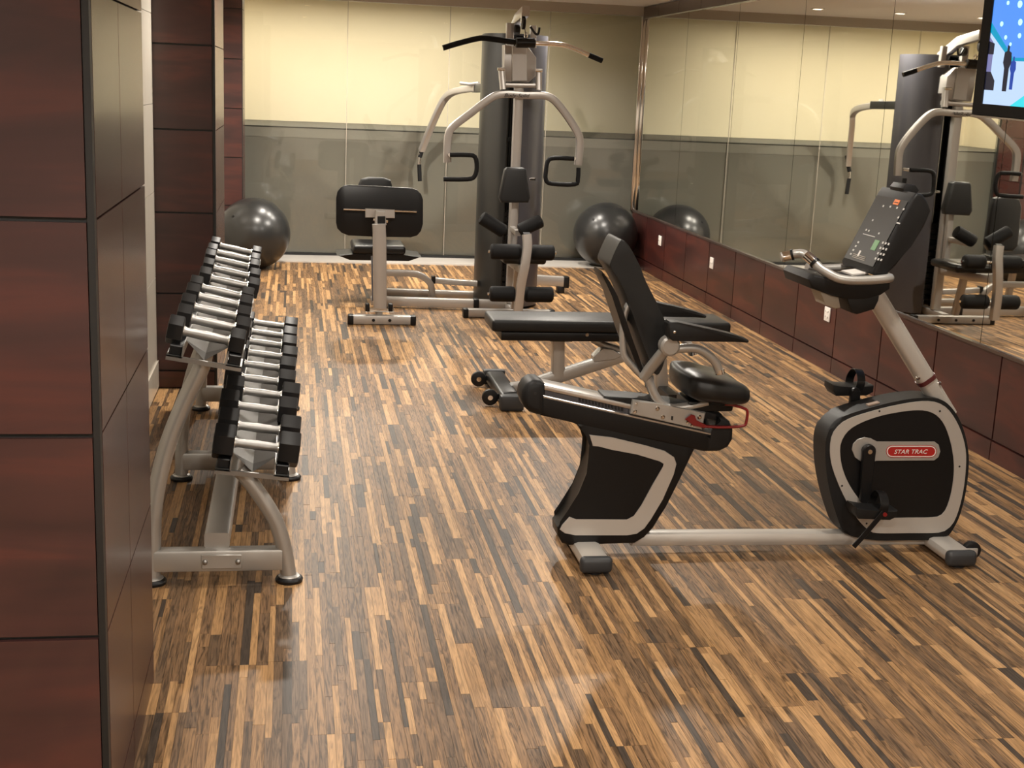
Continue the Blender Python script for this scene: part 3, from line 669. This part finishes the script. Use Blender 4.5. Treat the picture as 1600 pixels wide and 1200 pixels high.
# ------------------------------------------------------------------ dumbbell rack
R_ = thing('dumbbell_rack', 'silver two-tier dumbbell rack standing beside the dark red pillar', 'rack', (-.24, 5.6, 0))
UY = [4.40, 5.62, 6.87]
for Y in UY:
    b = NB(); tube(b, [(-.285, Y, .80), (-.30, Y, .745), (-.348, Y, .645), (-.405, Y, .50), (-.443, Y, .35), (-.460, Y, .22), (-.466, Y, .012)], .028, 14, 4); obj('leg', b, 'silver', R_)
    b = NB(); tube(b, [(-.175, Y, .40), (-.15, Y, .375), (-.095, Y, .295), (-.052, Y, .215), (-.026, Y, .13), (-.006, Y, .012)], .027, 14, 4); obj('leg', b, 'silver', R_)
    for x in (-.466, -.006):
        b = NB(); lathe(b, [(0, .046), (.010, .048), (.016, .044), (.02, .036)], (x, Y, 0), (0, 0, 1), 20); f = obj('rubber_foot', b, 'rubber', R_)
        b = NB(); lathe(b, [(.017, .038), (.021, .037), (.026, .029)], (x, Y, 0), (0, 0, 1), 20); obj('foot_ring', b, 'silver', f)
    b = NB(); rtube(b, [(-.458, Y, .085), (-.03, Y, .085)], .055, .078, .010); cb2 = obj('cross_bar', b, 'silver', R_)
    b = NB(); box(b, (-.30, Y-.034, .06), (-.165, Y-.027, .11), .002, 1); obj('joint_plate', b, 'silver', cb2)
    for x in (-.288, -.178):
        b = NB(); lathe(b, [(0, .010), (-.006, .009), (-.009, .004)], (x, Y-.034, .085), (0, 1, 0), 8); obj('bolt', b, 'steel', cb2)
b = NB(); rtube(b, [(-.25, UY[0], .150), (-.25, UY[2], .150)], .085, .055, .010); obj('long_beam', b, 'silver', R_)
def tray(xl, zl, xr, zr, y0, y1, name='shelf'):
    """a sloping shelf: two edge strips with upstands, a V-folded saddle between them, black end pads"""
    a = V((xl, 0, zl)); c = V((xr, 0, zr)); d = (c-a); L = d.length; d.normalize(); n = V((-d.z, 0, d.x))
    def sec(pts, yy0, yy1, mt, nm, par, bev=0):
        b = NB(); prism(b, [a+d*s+n*h+V((0, yy0, 0)) for s, h in pts], (0, yy1-yy0, 0), bev, 1); return obj(nm, b, mt, par, 0)
    w_ = .052
    t = sec([(0, 0), (L, 0), (L, .004), (0, .004)], y0, y0+.012, 'steel', name, R_)
    for s0 in (0, L-w_):
        sec([(s0, 0), (s0+w_, 0), (s0+w_, .004), (s0, .004)], y0, y1, 'steel', 'edge_strip', t)
    for s0 in (w_-.004, L-w_):
        sec([(s0, .002), (s0+.004, .002), (s0+.004, .042), (s0, .042)], y0, y1, 'steel', 'upstand', t)
    for yy in (y0, y1-.008):
        sec([(0, -.012), (L, -.012), (L, 0), (0, 0)], yy, yy+.008, 'steel', 'end_plate', t)
    # saddle sheet, folded to a point at the near end
    m_ = L/2; b = NB(); e0, e1 = w_, L-w_; zz = .052
    P = lambda s, h, y: a+d*s+n*h+V((0, y, 0))
    v = [b.verts.new(q) for q in (P(e0, zz, y0+.05), P(m_, zz-.030, y0+.05), P(e1, zz, y0+.05), P(e0, zz, y1), P(m_, zz-.030, y1), P(e1, zz, y1), P(m_, .004, y0+.012))]
    for f in ((0, 1, 4, 3), (1, 2, 5, 4), (0, 6, 1), (1, 6, 2)): b.faces.new([v[k] for k in f])
    bmesh.ops.solidify(b, geom=b.faces[:], thickness=.003); obj('saddle_sheet', b, 'steel', t, 0)
    for s0 in (.006, L-w_+.006):
        for k in range(10):
            pass
        sec([(s0, .004), (s0+.040, .004), (s0+.040, .036), (s0, .036)], y0+.018, y0+.050, 'rubber', 'end_pad', t, .003)
        sec([(s0, .004), (s0+.040, .004), (s0+.040, .022), (s0, .022)], y0+.050, y1-.01, 'rubber', 'rest_strip', t, .003)
    return P, L
UP, UL = tray(-.404, .805, -.164, .765, 4.34, 7.02)
LP, LL = tray(-.252, .418, -.008, .390, 4.34, 7.02)
ordn = ['first', 'second', 'third', 'fourth', 'fifth', 'sixth', 'seventh', 'eighth', 'ninth', 'tenth']
def dumbbell(name, label, group, c, ax, r, hl, gl):
    """c: handle centre, ax: axis, r: hex head circumradius, hl: head length, gl: grip length between heads"""
    t = thing(name, label, 'dumbbell', (c.x, c.y, c.z-r), group)
    b = NB(); lathe(b, [(-gl/2-.004, .0165), (-gl/2+.004, .018), (-gl/2+.012, .0145), (-gl*.25, .0155), (0, .0168), (gl*.25, .0155), (gl/2-.012, .0145), (gl/2-.004, .018), (gl/2+.004, .0165)], c, ax, 16); h = obj('handle', b, 'handle', t)
    for s in (-1, 1):
        b = NB(); lathe(b, [(s*(gl/2-.002), .021), (s*(gl/2+.002), .021)] if s > 0 else [(s*(gl/2+.002), .021), (s*(gl/2-.002), .021)], c, ax, 16); obj('collar', b, 'chrome', h)
        u = V((0, 1, 0)); w2 = ax.cross(u).normalized()
        o = c+ax*(s*gl/2)
        pts = [o+(u*math.cos(PI/6+PI/3*k)+w2*math.sin(PI/6+PI/3*k))*r for k in range(6)]
        b = NB(); prism(b, pts, ax*(s*hl), r*.10, 2); hd = obj('head', b, 'rubber', t, 25)
        b = NB(); lathe(b, [(0, r*.42), (.0012, r*.40)], o+ax*(s*hl), ax*s, 16); obj('weight_disc', b, 'footcap', hd)
for tier, Pf, L, Ys, zz in (('upper', UP, UL, [4.42, 4.66, 4.91, 5.16, 5.39, 5.67, 5.98, 6.28, 6.53, 6.80], 0), ('lower', LP, LL, [4.42, 4.65, 4.95, 5.20, 5.45, 5.72, 5.98, 6.24, 6.50, 6.76], 0)):
    ax = (Pf(L, -.010 if tier == 'upper' else -.004, 0)-Pf(0, 0, 0)).normalized()
    for i, y in enumerate(Ys):
        pair = i//2
        if tier == 'upper': r, hl, gl = .049-.0022*pair, .050-.001*pair, .152+.002*pair
        else: r, hl, gl = .062-.002*pair, .070-.001*pair, .148+.001*pair
        up = .036+.0 if y < Ys[0]+.0 else .022
        c = Pf(L/2+random.uniform(-.010, .010), .022+r*.866+(.0065 if tier == 'upper' else .003), y)
        lab = '%s black hex dumbbell from the pillar end on the %s rack shelf' % (ordn[i], tier)
        dumbbell('dumbbell', lab, 'hex dumbbells on the rack', c, ax, r, hl, gl)

# ------------------------------------------------------------------ exercise balls
def ball(c, r, label):
    t = thing('exercise_ball', label, 'exercise ball', (c[0], c[1], c[2]-r), 'grey exercise balls')
    b = NB(); bmesh.ops.create_uvsphere(b, u_segments=64, v_segments=48, radius=r)
    for v in b.verts:
        v.co.z *= .985
        if v.co.z < -r*.975: v.co.z = -r*.975
        k = 1-.004*math.exp(-((abs(v.co.x)-r*.42)/.006)**2)-.004*math.exp(-(v.co.x/.006)**2)
        v.co.y *= k; v.co.z *= k
        v.co = Matrix.Rotation(.9, 3, 'Z') @ v.co
    dz = min(v.co.z for v in b.verts)
    bmesh.ops.translate(b, verts=b.verts[:], vec=V((c[0], c[1], c[2]-r-dz))); obj('shell', b, 'ball', t, 180)
    d = V((-.55, -.65, .5)).normalized()
    b = NB(); cyl(b, V(c)+d*(r*.982), V(c)+d*(r*.985+.002), .014, 14, .002); obj('valve_plug', b, 'black', t)
ball((-.345, 12.24, .325), .325, 'dark grey exercise ball leaning by the red corner column')
ball((3.045, 12.78, .332), .320, 'dark grey exercise ball between the glass and the mirror wall')

# ------------------------------------------------------------------ wall sockets
for px, py, k in ((1032, 376, 0), (1113, 411, 1), (1294, 491, 2)):
    q = PX(px, py, WX-.014)
    lab = ['white wall socket next to the exercise ball', 'white wall socket in the wainscot behind the bike backrest', 'white twin wall socket below the bike handlebar'][k]
    t = thing('wall_socket', lab, 'socket', (WX-.014, q.y, q.z-.045), 'white wall sockets')
    b = NB(); box(b, (WX-.024, q.y-.044, q.z-.046), (WX-.0145, q.y+.044, q.z+.046), .004, 2); p_ = obj('face_plate', b, 'white', t)
    for dz in ((-.018, .018) if k == 2 else (0,)):
        b = NB(); box(b, (WX-.0265, q.y-.012, q.z+dz-.007), (WX-.0235, q.y+.012, q.z+dz+.007), .001, 1); obj('switch', b, 'white', p_)
        for dy in (-.022, .022):
            b = NB(); box(b, (WX-.0246, q.y+dy-.002, q.z+dz-.006), (WX-.0238, q.y+dy+.002, q.z+dz+.006)); obj('pin_slot', b, 'groove', p_)

# ------------------------------------------------------------------ television on the mirror wall
def emit(name, c, s=1.0):
    mt2, nt, bb = _mat(name); bb.inputs['Base Color'].default_value = (0, 0, 0, 1); bb.inputs['Emission Color'].default_value = (*c, 1); bb.inputs['Emission Strength'].default_value = s; bb.inputs['Roughness'].default_value = .25
    M[name] = mt2
p0 = PX(1519, 179, 3.02)             # lower corner of the frame farthest from the camera
bsw = math.radians(23); rl = math.radians(2.2); tl = math.radians(3)
rx = V((math.sin(bsw), -math.cos(bsw), 0)); nz = V((-math.cos(bsw), -math.sin(bsw), 0)); uz = V((0, 0, 1))
uz = (uz*math.cos(tl)+nz*math.sin(tl)); nz = rx.cross(uz)
if nz.x > 0: nz = -nz
rx2 = rx*math.cos(rl)-uz*math.sin(rl); uz2 = uz*math.cos(rl)+rx*math.sin(rl)
TW, THH = .93, .57
def TP(s, t, o=0): return p0+rx2*(s*TW)+uz2*(t*THH)+nz*o
tv = thing('television', 'black flat screen television showing a blue room, mounted over the mirror', 'television', TP(.5, 0))
b = NB(); prism(b, [TP(0, 0), TP(1, 0), TP(1, 1), TP(0, 1)], nz*-.045, .006, 2); obj('frame', b, 'black', tv)
bz = .052
def sp(s, t, o): return p0+rx2*(bz+s*(TW-2*bz))+uz2*(bz+t*(THH-2*bz))+nz*o
b = NB(); ringplate(b, [TP(0.004, .006), TP(.996, .006), TP(.996, .994), TP(.004, .994)], [sp(0, 0, 0), sp(1, 0, 0), sp(1, 1, 0), sp(0, 1, 0)], nz*.008, 40); obj('bezel', b, 'black', tv)
b = NB(); prism(b, [TP(0, -.012, -.02), TP(1, -.012, -.02), TP(1, .0, -.02), TP(0, .0, -.02)], nz*.03); obj('bottom_lip', b, 'trimgrey', tv)
def screen_poly(nm, pts, c, s, o):
    if nm not in M: emit(nm, c, s)
    b = NB(); prism(b, [sp(x*.5, y, o) for x, y in pts], nz*.0003); obj('screen_picture', b, nm, scr, 0)
emit('tv_white', (.55, .72, 1.0), 1.05)
b = NB(); prism(b, [sp(0, 0, .0002), sp(1, 0, .0002), sp(1, 1, .0002), sp(0, 1, .0002)], nz*.001); scr = obj('screen', b, 'tv_white', tv, 0, label='lit screen showing people in a blue-lit room')
screen_poly('tv_blue', [(0, .72), (.30, .42), (1.3, .44), (2, .78), (2, 1), (0, 1)], (.10, .32, .95), 1.05, .0016)
screen_poly('tv_cyan', [(0, .75), (.31, .45), (.31, .40), (0, .66)], (.0, .45, .75), .8, .002)
screen_poly('tv_cyan', [(.31, .44), (1.3, .46), (1.3, .42), (.31, .41)], (.0, .45, .75), .8, .002)
screen_poly('tv_cyan2', [(.35, 0), (.60, .16), (2, .20), (2, 0)], (.05, .75, .85), 1.05, .002)
screen_poly('tv_lilac', [(0, .62), (.06, .56), (.06, .26), (0, .2)], (.30, .30, .62), .7, .002)
for a, c in ((.0, .10), (.0, .0)): pass
screen_poly('tv_dark', [(0, .58), (.07, .56), (.07, .46), (0, .46)], (.015, .015, .03), 1, .0024)
screen_poly('tv_dark', [(0, .30), (.06, .30), (.12, .22), (.12, .13), (0, .13)], (.015, .015, .03), 1, .0024)
def figure(x, y, h, c):
    w_ = h*.13
    screen_poly(c, [(x-w_*.5, y), (x-w_*.55, y+h*.5), (x-w_*.95, y+h*.62), (x-w_*.8, y+h*.84), (x-w_*.25, y+h*.88), (x-w_*.25, y+h), (x+w_*.25, y+h), (x+w_*.25, y+h*.88), (x+w_*.8, y+h*.84), (x+w_*.95, y+h*.62), (x+w_*.55, y+h*.5), (x+w_*.5, y)], (.02, .02, .05), 1, .0026)
figure(.255, .13, .42, 'tv_dark')
emit('tv_navy', (.02, .08, .5), .8); figure(.335, .15, .30, 'tv_navy')
figure(.62, .14, .34, 'tv_dark'); figure(1.1, .12, .38, 'tv_navy'); figure(1.5, .1, .4, 'tv_dark')
emit('tv_star', (.55, 1.0, 1.0), 1.3)
for x, y, r in ((.13, .74, .014), (.33, .92, .02), (.36, .76, .018), (.20, .62, .012), (.37, .64, .014), (.27, .56, .01), (.55, .86, .02), (.7, .7, .018), (.62, .6, .012), (.85, .9, .02), (.18, .93, .012), (1.2, .8, .02), (1.5, .9, .02), (1.05, .66, .016), (1.7, .85, .02)):
    screen_poly('tv_star', [(x+r*math.cos(k*PI/5)*1.5, y+r*math.sin(k*PI/5)*1.7) for k in range(10)], (1, 1, 1), 1, .0030)
q = TP(.5, .5, -.045); wq = V((WX-.007, q.y-.05, q.z))
b = NB(); obox(b, q-nz*.006, rx2*.12, uz2*.12, nz*.006); obj('mount_plate', b, 'black', tv)
b = NB(); rtube(b, [q-nz*.01, wq], .05, .05, .006); obj('wall_bracket', b, 'black', tv)

# ------------------------------------------------------------------ multi-station gym
GX = 1.66
Q = thing('multi_gym', 'silver multi-station cable gym with dark weight tower and leg press', 'gym machine', (GX, 10.1, 0))
def sq(name, pts, w_=.05, h_=None, mt2='gymsilver', par=None, sm=0, up=None, c=.007):
    b = NB(); rtube(b, pts, w_, h_ or w_, c, sm, up); return obj(name, b, mt2, par or Q)
# tower shrouds: curved vertical panels either side of the stack
for s, x_in, x_out in ((-1, 1.600, 1.442), (1, 1.712, 1.938)):
    pl2 = catmull([V((x_in, 10.13, 0)), V((x_in+(x_out-x_in)*.35, 10.17, 0)), V((x_in+(x_out-x_in)*.8, 10.28, 0)), V((x_out, 10.40, 0)), V((x_out, 10.53, 0))], 5)
    b = NB(); th = .012
    prof = [V((p.x, p.y, .02)) for p in pl2]+[V((p.x-s*th, p.y+th*.7, .02)) for p in reversed(pl2)]
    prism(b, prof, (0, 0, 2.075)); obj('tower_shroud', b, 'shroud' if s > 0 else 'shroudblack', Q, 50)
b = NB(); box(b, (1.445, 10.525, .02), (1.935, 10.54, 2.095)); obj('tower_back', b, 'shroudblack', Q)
b = NB(); prism(b, [V((x_, y_, 2.085)) for x_, y_ in ((1.60, 10.15), (1.48, 10.28), (1.445, 10.40), (1.445, 10.54), (1.935, 10.54), (1.935, 10.40), (1.87, 10.28), (1.712, 10.15))], (0, 0, .012)); obj('tower_cap', b, 'shroud', Q)
for k in range(14):
    b = NB(); box(b, (1.565, 10.22, .12+k*.046), (1.775, 10.36, .161+k*.046), .004, 1); obj('weight_plate', b, 'shroudblack', Q)
for x in (1.62, 1.72):
    b = NB(); cyl(b, (x, 10.29, .06), (x, 10.29, 2.05), .011, 10); obj('guide_rod', b, 'chrome', Q)
b = NB(); cyl(b, (1.628, 10.14, .25), (1.628, 10.14, 2.0), .004, 8); cb3 = obj('cable', b, 'black', Q)
b = NB(); box(b, (1.612, 10.12, 1.30), (1.644, 10.15, 1.33)); obj('cable_stop', b, 'black', cb3)
# main upright and top
sq('main_upright', [(GX-.003, 10.0, .08), (GX-.003, 10.0, 1.70)], .066, .066)
b = NB()
q = [PY(x, y, 9.99) for x, y in ((788, 70), (826, 74), (838, 90), (838, 118), (826, 129), (789, 128), (788, 100))]
prism(b, q, (0, .12, 0), .006, 2); hp2 = obj('head_plate', b, 'gymsilver', Q)
q = [PY(x, y, 9.978) for x, y in ((800, 72), (824, 73), (824, 127), (800, 127))]
b = NB(); prism(b, q, (0, .02, 0), .004, 1); obj('head_cover', b, 'gymsilver', hp2)
sq('top_post', [PY(796, 75, 10.12), PY(797, 36, 10.12)], .055)
sq('top_post', [PY(833, 75, 10.12), PY(833, 40, 10.12)], .045)
e0 = PY(822, 17, 9.76)
sq('lat_boom', [V((e0.x, 10.40, e0.z-.16)), V((e0.x, 10.10, e0.z-.04)), e0], .055, .075)
b = NB(); q = e0+V((-.012, .02, -.085)); cyl(b, q-V((.012, 0, 0)), q+V((.012, 0, 0)), .045, 18, .004); pu = obj('pulley', b, 'black', Q)
b = NB(); box(b, q+V((-.02, -.02, 0)), q+V((-.014, .02, .07))); obj('pulley_bracket', b, 'gymsilver', pu)
b = NB(); q = PY(808, 46, 10.05); cyl(b, q-V((.02, 0, 0)), q+V((.02, 0, 0)), .035, 16, .004); obj('pulley', b, 'black', Q)
b = NB(); tube(b, [PY(829, 42, 9.9), PY(836, 52, 9.88), PY(841, 53, 9.88), PY(843, 43, 9.88)], .009, 8, 3); obj('bar_hook', b, 'black', Q)
b = NB(); tube(b, [e0+V((-.012, -.02, -.10)), PY(822, 60, 9.80)], .003, 6); obj('cable', b, 'black', Q)
# press arm arch
pts = [(699, 254), (699, 230), (701, 209), (709, 197), (735, 177), (760, 158), (776, 149), (795, 147), (820, 149), (846, 149), (861, 153), (873, 164), (888, 184), (901, 205), (906, 222), (903, 258)]
pa = sq('press_arm', [PY(x, y, 9.95) for x, y in pts], .055, .045, sm=4, up=(0, 1, 0))
for x0, x1 in (((786, 140), (783, 106)), ((842, 141), (842, 108))):
    s_ = sq('pivot_upright', [PY(*x0, 9.94), PY(*x1, 9.96)], .042, .05, par=pa)
    b = NB(); q = PY(*x1, 9.93); cyl(b, q-V((.026, 0, .01)), q+V((.026, 0, -.01)), .012, 12); obj('pivot_bolt', b, 'chrome', s_)
sq('pivot_bar', [PY(784, 133, 9.97), PY(844, 134, 9.97)], .04, .035, par=pa)
obj('lettering', text_bm('Body-Solid', .19, .034, PY(808, 150, 9.918), (1, 0, .02), (0, 0, 1), .0008, .3), 'black', pa, 0)
for h_ in ([(703, 242), (728, 242), (742, 245), (745, 262), (741, 276), (730, 280), (693, 280)], [(897, 248), (866, 247), (856, 252), (853, 268), (853, 281), (862, 287), (898, 288), (903, 280), (904, 262)]):
    b = NB(); tube(b, [PY(x, y, 9.85) for x, y in h_], .017, 12, 3); hn_ = obj('press_handle', b, 'foam', pa)
    q = PY(*h_[0], 9.85); b = NB(); tube(b, [q, V((q.x, 9.95, q.z))], .014, 10); obj('handle_stub', b, 'chrome', hn_)
# back pad and seat
q = [PY(x, y, 9.83) for x, y in ((789, 266), (793, 262), (818, 262), (823, 265), (829, 309), (826, 317), (784, 317), (780, 309))]
b = NB(); prism(b, q, (0, .09, 0), .018, 3); obj('back_pad', b, 'vinylgrey', Q)
sq('pad_post', [(GX-.01, 9.93, .45), (GX-.01, 9.95, 1.1)], .05)
b = NB(); box(b, (1.50, 9.42, .455), (1.82, 9.86, .515), .022, 3); obj('seat_pad', b, 'vinyl', Q)
sq('seat_support', [(GX-.01, 9.98, .40), (GX-.02, 9.45, .42), (1.615, 9.25, .44)], .05, .06)
sq('seat_strut', [(1.64, 9.62, .40), (1.64, 9.70, .09)], .05)
b = NB(); q = PY(858, 280, 9.9); tube(b, [PY(828, 280, 9.95), PY(836, 280, 9.93)], .012, 10); kn = obj('adjust_pin', b, 'chrome', Q)
# angled hold-down rollers
for a, c in (((751, 339), (789, 363)), ((811, 361), (847, 344))):
    b = NB(); p0_, p1_ = PY(*a, 9.55), PY(*c, 9.55); d = (p1_-p0_).normalized()
    lathe(b, [(0, .030), (.008, .046), (.02, .050), ((p1_-p0_).length-.02, .050), ((p1_-p0_).length-.008, .046), ((p1_-p0_).length, .030)], p0_, d, 18); ro = obj('arm_roller', b, 'foam', Q)
    b = NB(); lathe(b, [(-.004, .012), (.001, .014)], p0_, d, 10); obj('roller_cap', b, 'black', ro)
sq('roller_support', [(GX-.02, 9.93, .66), (GX-.03, 9.60, .66)], .04)
# leg developer
ld_ = sq('leg_developer', [PY(x, y, yy) for x, y, yy in ((823, 366, 9.19), (824, 385, 9.18), (820, 415, 9.17), (814, 445, 9.18), (809, 489, 9.20))], .062, .055, sm=3, up=(0, 1, 0))
b = NB(); q = PY(823, 366, 9.19); obox(b, q+V((0, 0, .004)), (.024, 0, 0), (0, .02, .004), (0, 0, .004)); obj('end_plug', b, 'black', ld_)
for yv, Y, xs in ((393, 9.28, (766, 866)), (459, 9.24, (765, 864))):
    a, c = PY(xs[0], yv, Y), PY(xs[1], yv, Y); c.z = a.z; mid = PY(822 if yv < 400 else 812, yv, Y)
    b = NB(); cyl(b, a-V((.015, 0, 0)), c+V((.015, 0, 0)), .011, 10); rd = obj('roller_rod', b, 'chrome', Q)
    for u0, u1 in ((a.x, mid.x-.035), (mid.x+.035, c.x)):
        b = NB(); L = u1-u0; lathe(b, [(0, .040), (.008, .052), (.02, .056), (L-.02, .056), (L-.008, .052), (L, .040)], (u0, Y, a.z), (1, 0, 0), 20); obj('leg_roller', b, 'foam', rd)
# base frame
fo = sq('base_foot', [(1.30, 9.78, .035), (1.93, 9.78, .035)], .07, .06)
for x0, x1 in ((1.265, 1.305), (1.925, 1.965)):
    b = NB(); box(b, (x0, 9.74, 0), (x1, 9.82, .068), .006); obj('end_cap', b, 'black', fo)
for x in (1.45, 1.60, 1.75):
    b = NB(); lathe(b, [(0, .012), (-.006, .011)], (x, 9.745, .035), (0, 1, 0), 8); obj('bolt', b, 'black', fo)
sq('base_spine', [(GX, 9.80, .045), (GX, 11.2, .045)], .06)
re = PZ(882, 440, .10)
rf = sq('rear_foot', [(1.62, 11.20, .10), (1.95, 11.16, .10), (re.x, re.y, .10)], .06, .085)
for x0, y0 in ((re.x+.01, re.y-.01),):
    b = NB(); box(b, (x0-.022, y0-.045, .052), (x0+.022, y0+.045, .148), .006); obj('end_cap', b, 'black', rf)
b = NB(); box(b, (re.x-.06, re.y-.02, 0), (re.x, re.y+.06, .06), .004); obj('rubber_foot', b, 'rubber', rf)
sq('side_rail', [(.60, 10.19, .05), (GX, 10.08, .05)], .06, .07)
sq('side_rail', [(.64, 10.64, .05), (GX, 10.52, .05)], .06, .06)
b = NB(); box(b, (1.385, 10.05, .008), (1.425, 10.14, .092), .004); obj('rail_joint', b, 'black', Q)
sq('link_arm', [PY(x, y, 10.32) for x, y in ((600, 426), (640, 427), (656, 430), (668, 438), (674, 448), (675, 468))], .05, .05, sm=3, up=(0, 1, 0))
la = sq('link_bar', [PY(x, y, 10.34) for x, y in ((680, 438), (712, 441), (745, 443))], .045, .05, up=(0, 1, 0))
b = NB(); q = PY(677, 437, 10.34); obox(b, q, (.016, 0, .002), (0, .028, 0), (0, 0, .030), .004, 1); obj('end_cap', b, 'black', la)
# leg press
x_c = PY(594, 420, 9.47).x
lf = sq('press_foot', [(.425, 9.43, .036), (.845, 9.43, .036)], .075, .062)
for x0 in (.412, .858):
    b = NB(); box(b, (x0-.022, 9.388, 0), (x0+.022, 9.472, .070), .010); obj('end_cap', b, 'black', lf)
for x0 in (.573, .690):
    b = NB(); lathe(b, [(0, .012), (-.004, .011)], (x0, 9.392, .036), (0, 1, 0), 10); obj('bolt', b, 'black', lf)
lp = sq('press_post', [PY(594, 486, 9.47), PY(593, 372, 9.47), PY(592, 350, 9.47)], .094, .06, up=(0, 1, 0))
b = NB(); box(b, (x_c-.012, 9.46, .06), (x_c+.02, 9.52, .10)); obj('post_base', b, 'gymsilver', lp)
b = NB(); cyl(b, PY(571, 484, 9.45), PY(616, 485, 9.45), .016, 12); ax_ = obj('pivot_axle', b, 'chrome', lp)
for px in (574, 610):
    b = NB(); q = PY(px, 480, 9.45); box(b, q-V((.016, .03, .028)), q+V((.016, .03, .028)), .006); obj('pivot_block', b, 'black', ax_)
sq('press_link', [PY(584, 470, 9.55), PY(583, 400, 9.62)], .03, .03, 'shroud', lp)
sq('press_strut', [V((x_c, 9.50, .07)), V((x_c+.02, 10.19, .05))], .05)
b = NB()
q = [PY(x, y, 9.62) for x, y in ((527, 300), (531, 294), (538, 290), (546, 289), (590, 291), (644, 294), (652, 297), (658, 303), (661, 312), (661, 350), (658, 361), (652, 368), (642, 371), (590, 370), (544, 368), (534, 364), (527, 357), (525, 348), (525, 310))]
prism(b, q, (0, .028, 0), .005, 2); fp = obj('foot_plate', b, 'black', Q)
b = NB(); cyl(b, PY(537, 327, 9.60), PY(651, 331, 9.60), .007, 10); obj('plate_rod', b, 'chrome', fp)
b = NB(); prism(b, [PY(x, y, 9.585) for x, y in ((571, 326), (617, 328), (617, 341), (603, 341), (602, 338), (586, 337), (586, 340), (571, 340))], (0, .03, 0), .003, 1); obj('plate_bracket', b, 'gymsilver', fp)
b = NB(); prism(b, [PY(x, y, 9.50) for x, y in ((588, 330), (602, 331), (604, 352), (586, 352))], (0, .10, 0), .003, 1); obj('hinge_fork', b, 'gymsilver', fp)
b = NB(); prism(b, [PY(x, y, 9.495) for x, y in ((590, 338), (602, 338), (602, 350), (590, 350))], (0, .01, 0)); obj('hinge_block', b, 'black', fp)
b = NB(); cyl(b, PY(583, 343, 9.53), PY(606, 346, 9.53), .010, 10); obj('hinge_pin', b, 'chrome', fp)
# leg press seat (the sitter faces the camera)
b = NB(); box(b, (.46, 10.36, .385), (.875, 10.80, .455), .024, 3); obj('leg_press_seat', b, 'vinyl', Q)
b = NB(); prism(b, [V((x, 10.38, z)) for x, z in ((.34, .372), (.48, .384), (.86, .384), (1.0, .372), (.90, .335), (.44, .335))], (0, .36, 0), .006, 2); obj('seat_slide', b, 'black', Q)
b = NB(); q = [V((x, 10.84, z)) for x, z in ((.545, .47), (.50, .52), (.51, .86), (.54, .93), (.60, .948), (.72, .948), (.78, .93), (.80, .86), (.81, .52), (.77, .47))]
prism(b, q, (0, .075, .0), .020, 3); obj('leg_press_back', b, 'vinylgrey', Q)
sq('seat_post', [(.66, 10.64, .05), (.66, 10.60, .34)], .05)
sq('back_post', [(.66, 10.70, .34), (.66, 10.93, .46), (.66, 10.935, .84)], .045)
# rear arm with two foam grips
sq('rear_boom', [(1.60, 10.53, 1.70), (1.565, 11.80, 1.68)], .055, .07, 'shroudblack')
ra = sq('rear_arm', [PY(x, y, yy) for x, y, yy in ((745, 138, 11.65), (725, 140, 12.05), (708, 144, 12.4), (697, 152, 12.6), (687, 168, 12.7), (672, 202, 12.86), (659, 235, 13.0))], .055, .055, sm=4)
b = NB(); tube(b, [PY(664, 220, 13.0), PY(656, 246, 13.0)], .020, 12); obj('arm_grip', b, 'foam', ra)
b = NB(); tube(b, [PY(655, 257, 13.0), PY(656, 283, 13.0)], .020, 12); obj('arm_grip', b, 'foam', ra)
b = NB(); tube(b, [PY(656, 240, 13.0), PY(655, 259, 13.0)], .014, 10); obj('grip_core', b, 'chrome', ra)
b = NB(); tube(b, [PY(720, 130, 11.9), PY(735, 132, 11.7), PY(748, 130, 11.6)], .014, 10); obj('arm_stop', b, 'silver', ra)

# lat bar hanging from the boom
T = thing('lat_pulldown_bar', 'long bent lat pulldown bar hanging from the gym tower', 'exercise bar', PY(822, 68, 9.80))
lb = [PY(x, y, 9.80) for x, y in ((692, 75), (715, 68), (745, 60.5), (760, 60), (790, 64), (822, 67), (850, 68), (878, 70), (895, 75), (920, 86), (941, 95))]
b = NB(); tube(b, lb, .0175, 14, 4); br = obj('bar', b, 'chrome', T)
sg = catmull(lb, 4)
b = NB(); tube(b, sg[:19], .0205, 14); obj('bar_grip', b, 'foam', br)
b = NB(); tube(b, sg[-5:], .0195, 14); obj('bar_grip', b, 'foam', br)
q = PY(821, 67, 9.80); b = NB(); lathe(b, [(-.072, .030), (-.066, .036), (.066, .036), (.072, .030)], q, (1, 0, .03), 18); obj('centre_sleeve', b, 'black', T)
b = NB(); tube(b, [q+V((.005, 0, .03)), q+V((.012, 0, .055)), q+V((.002, 0, .075)), q+V((-.008, 0, .055)), q+V((-.002, 0, .03))], .005, 8, 3); obj('carabiner', b, 'chrome', T)
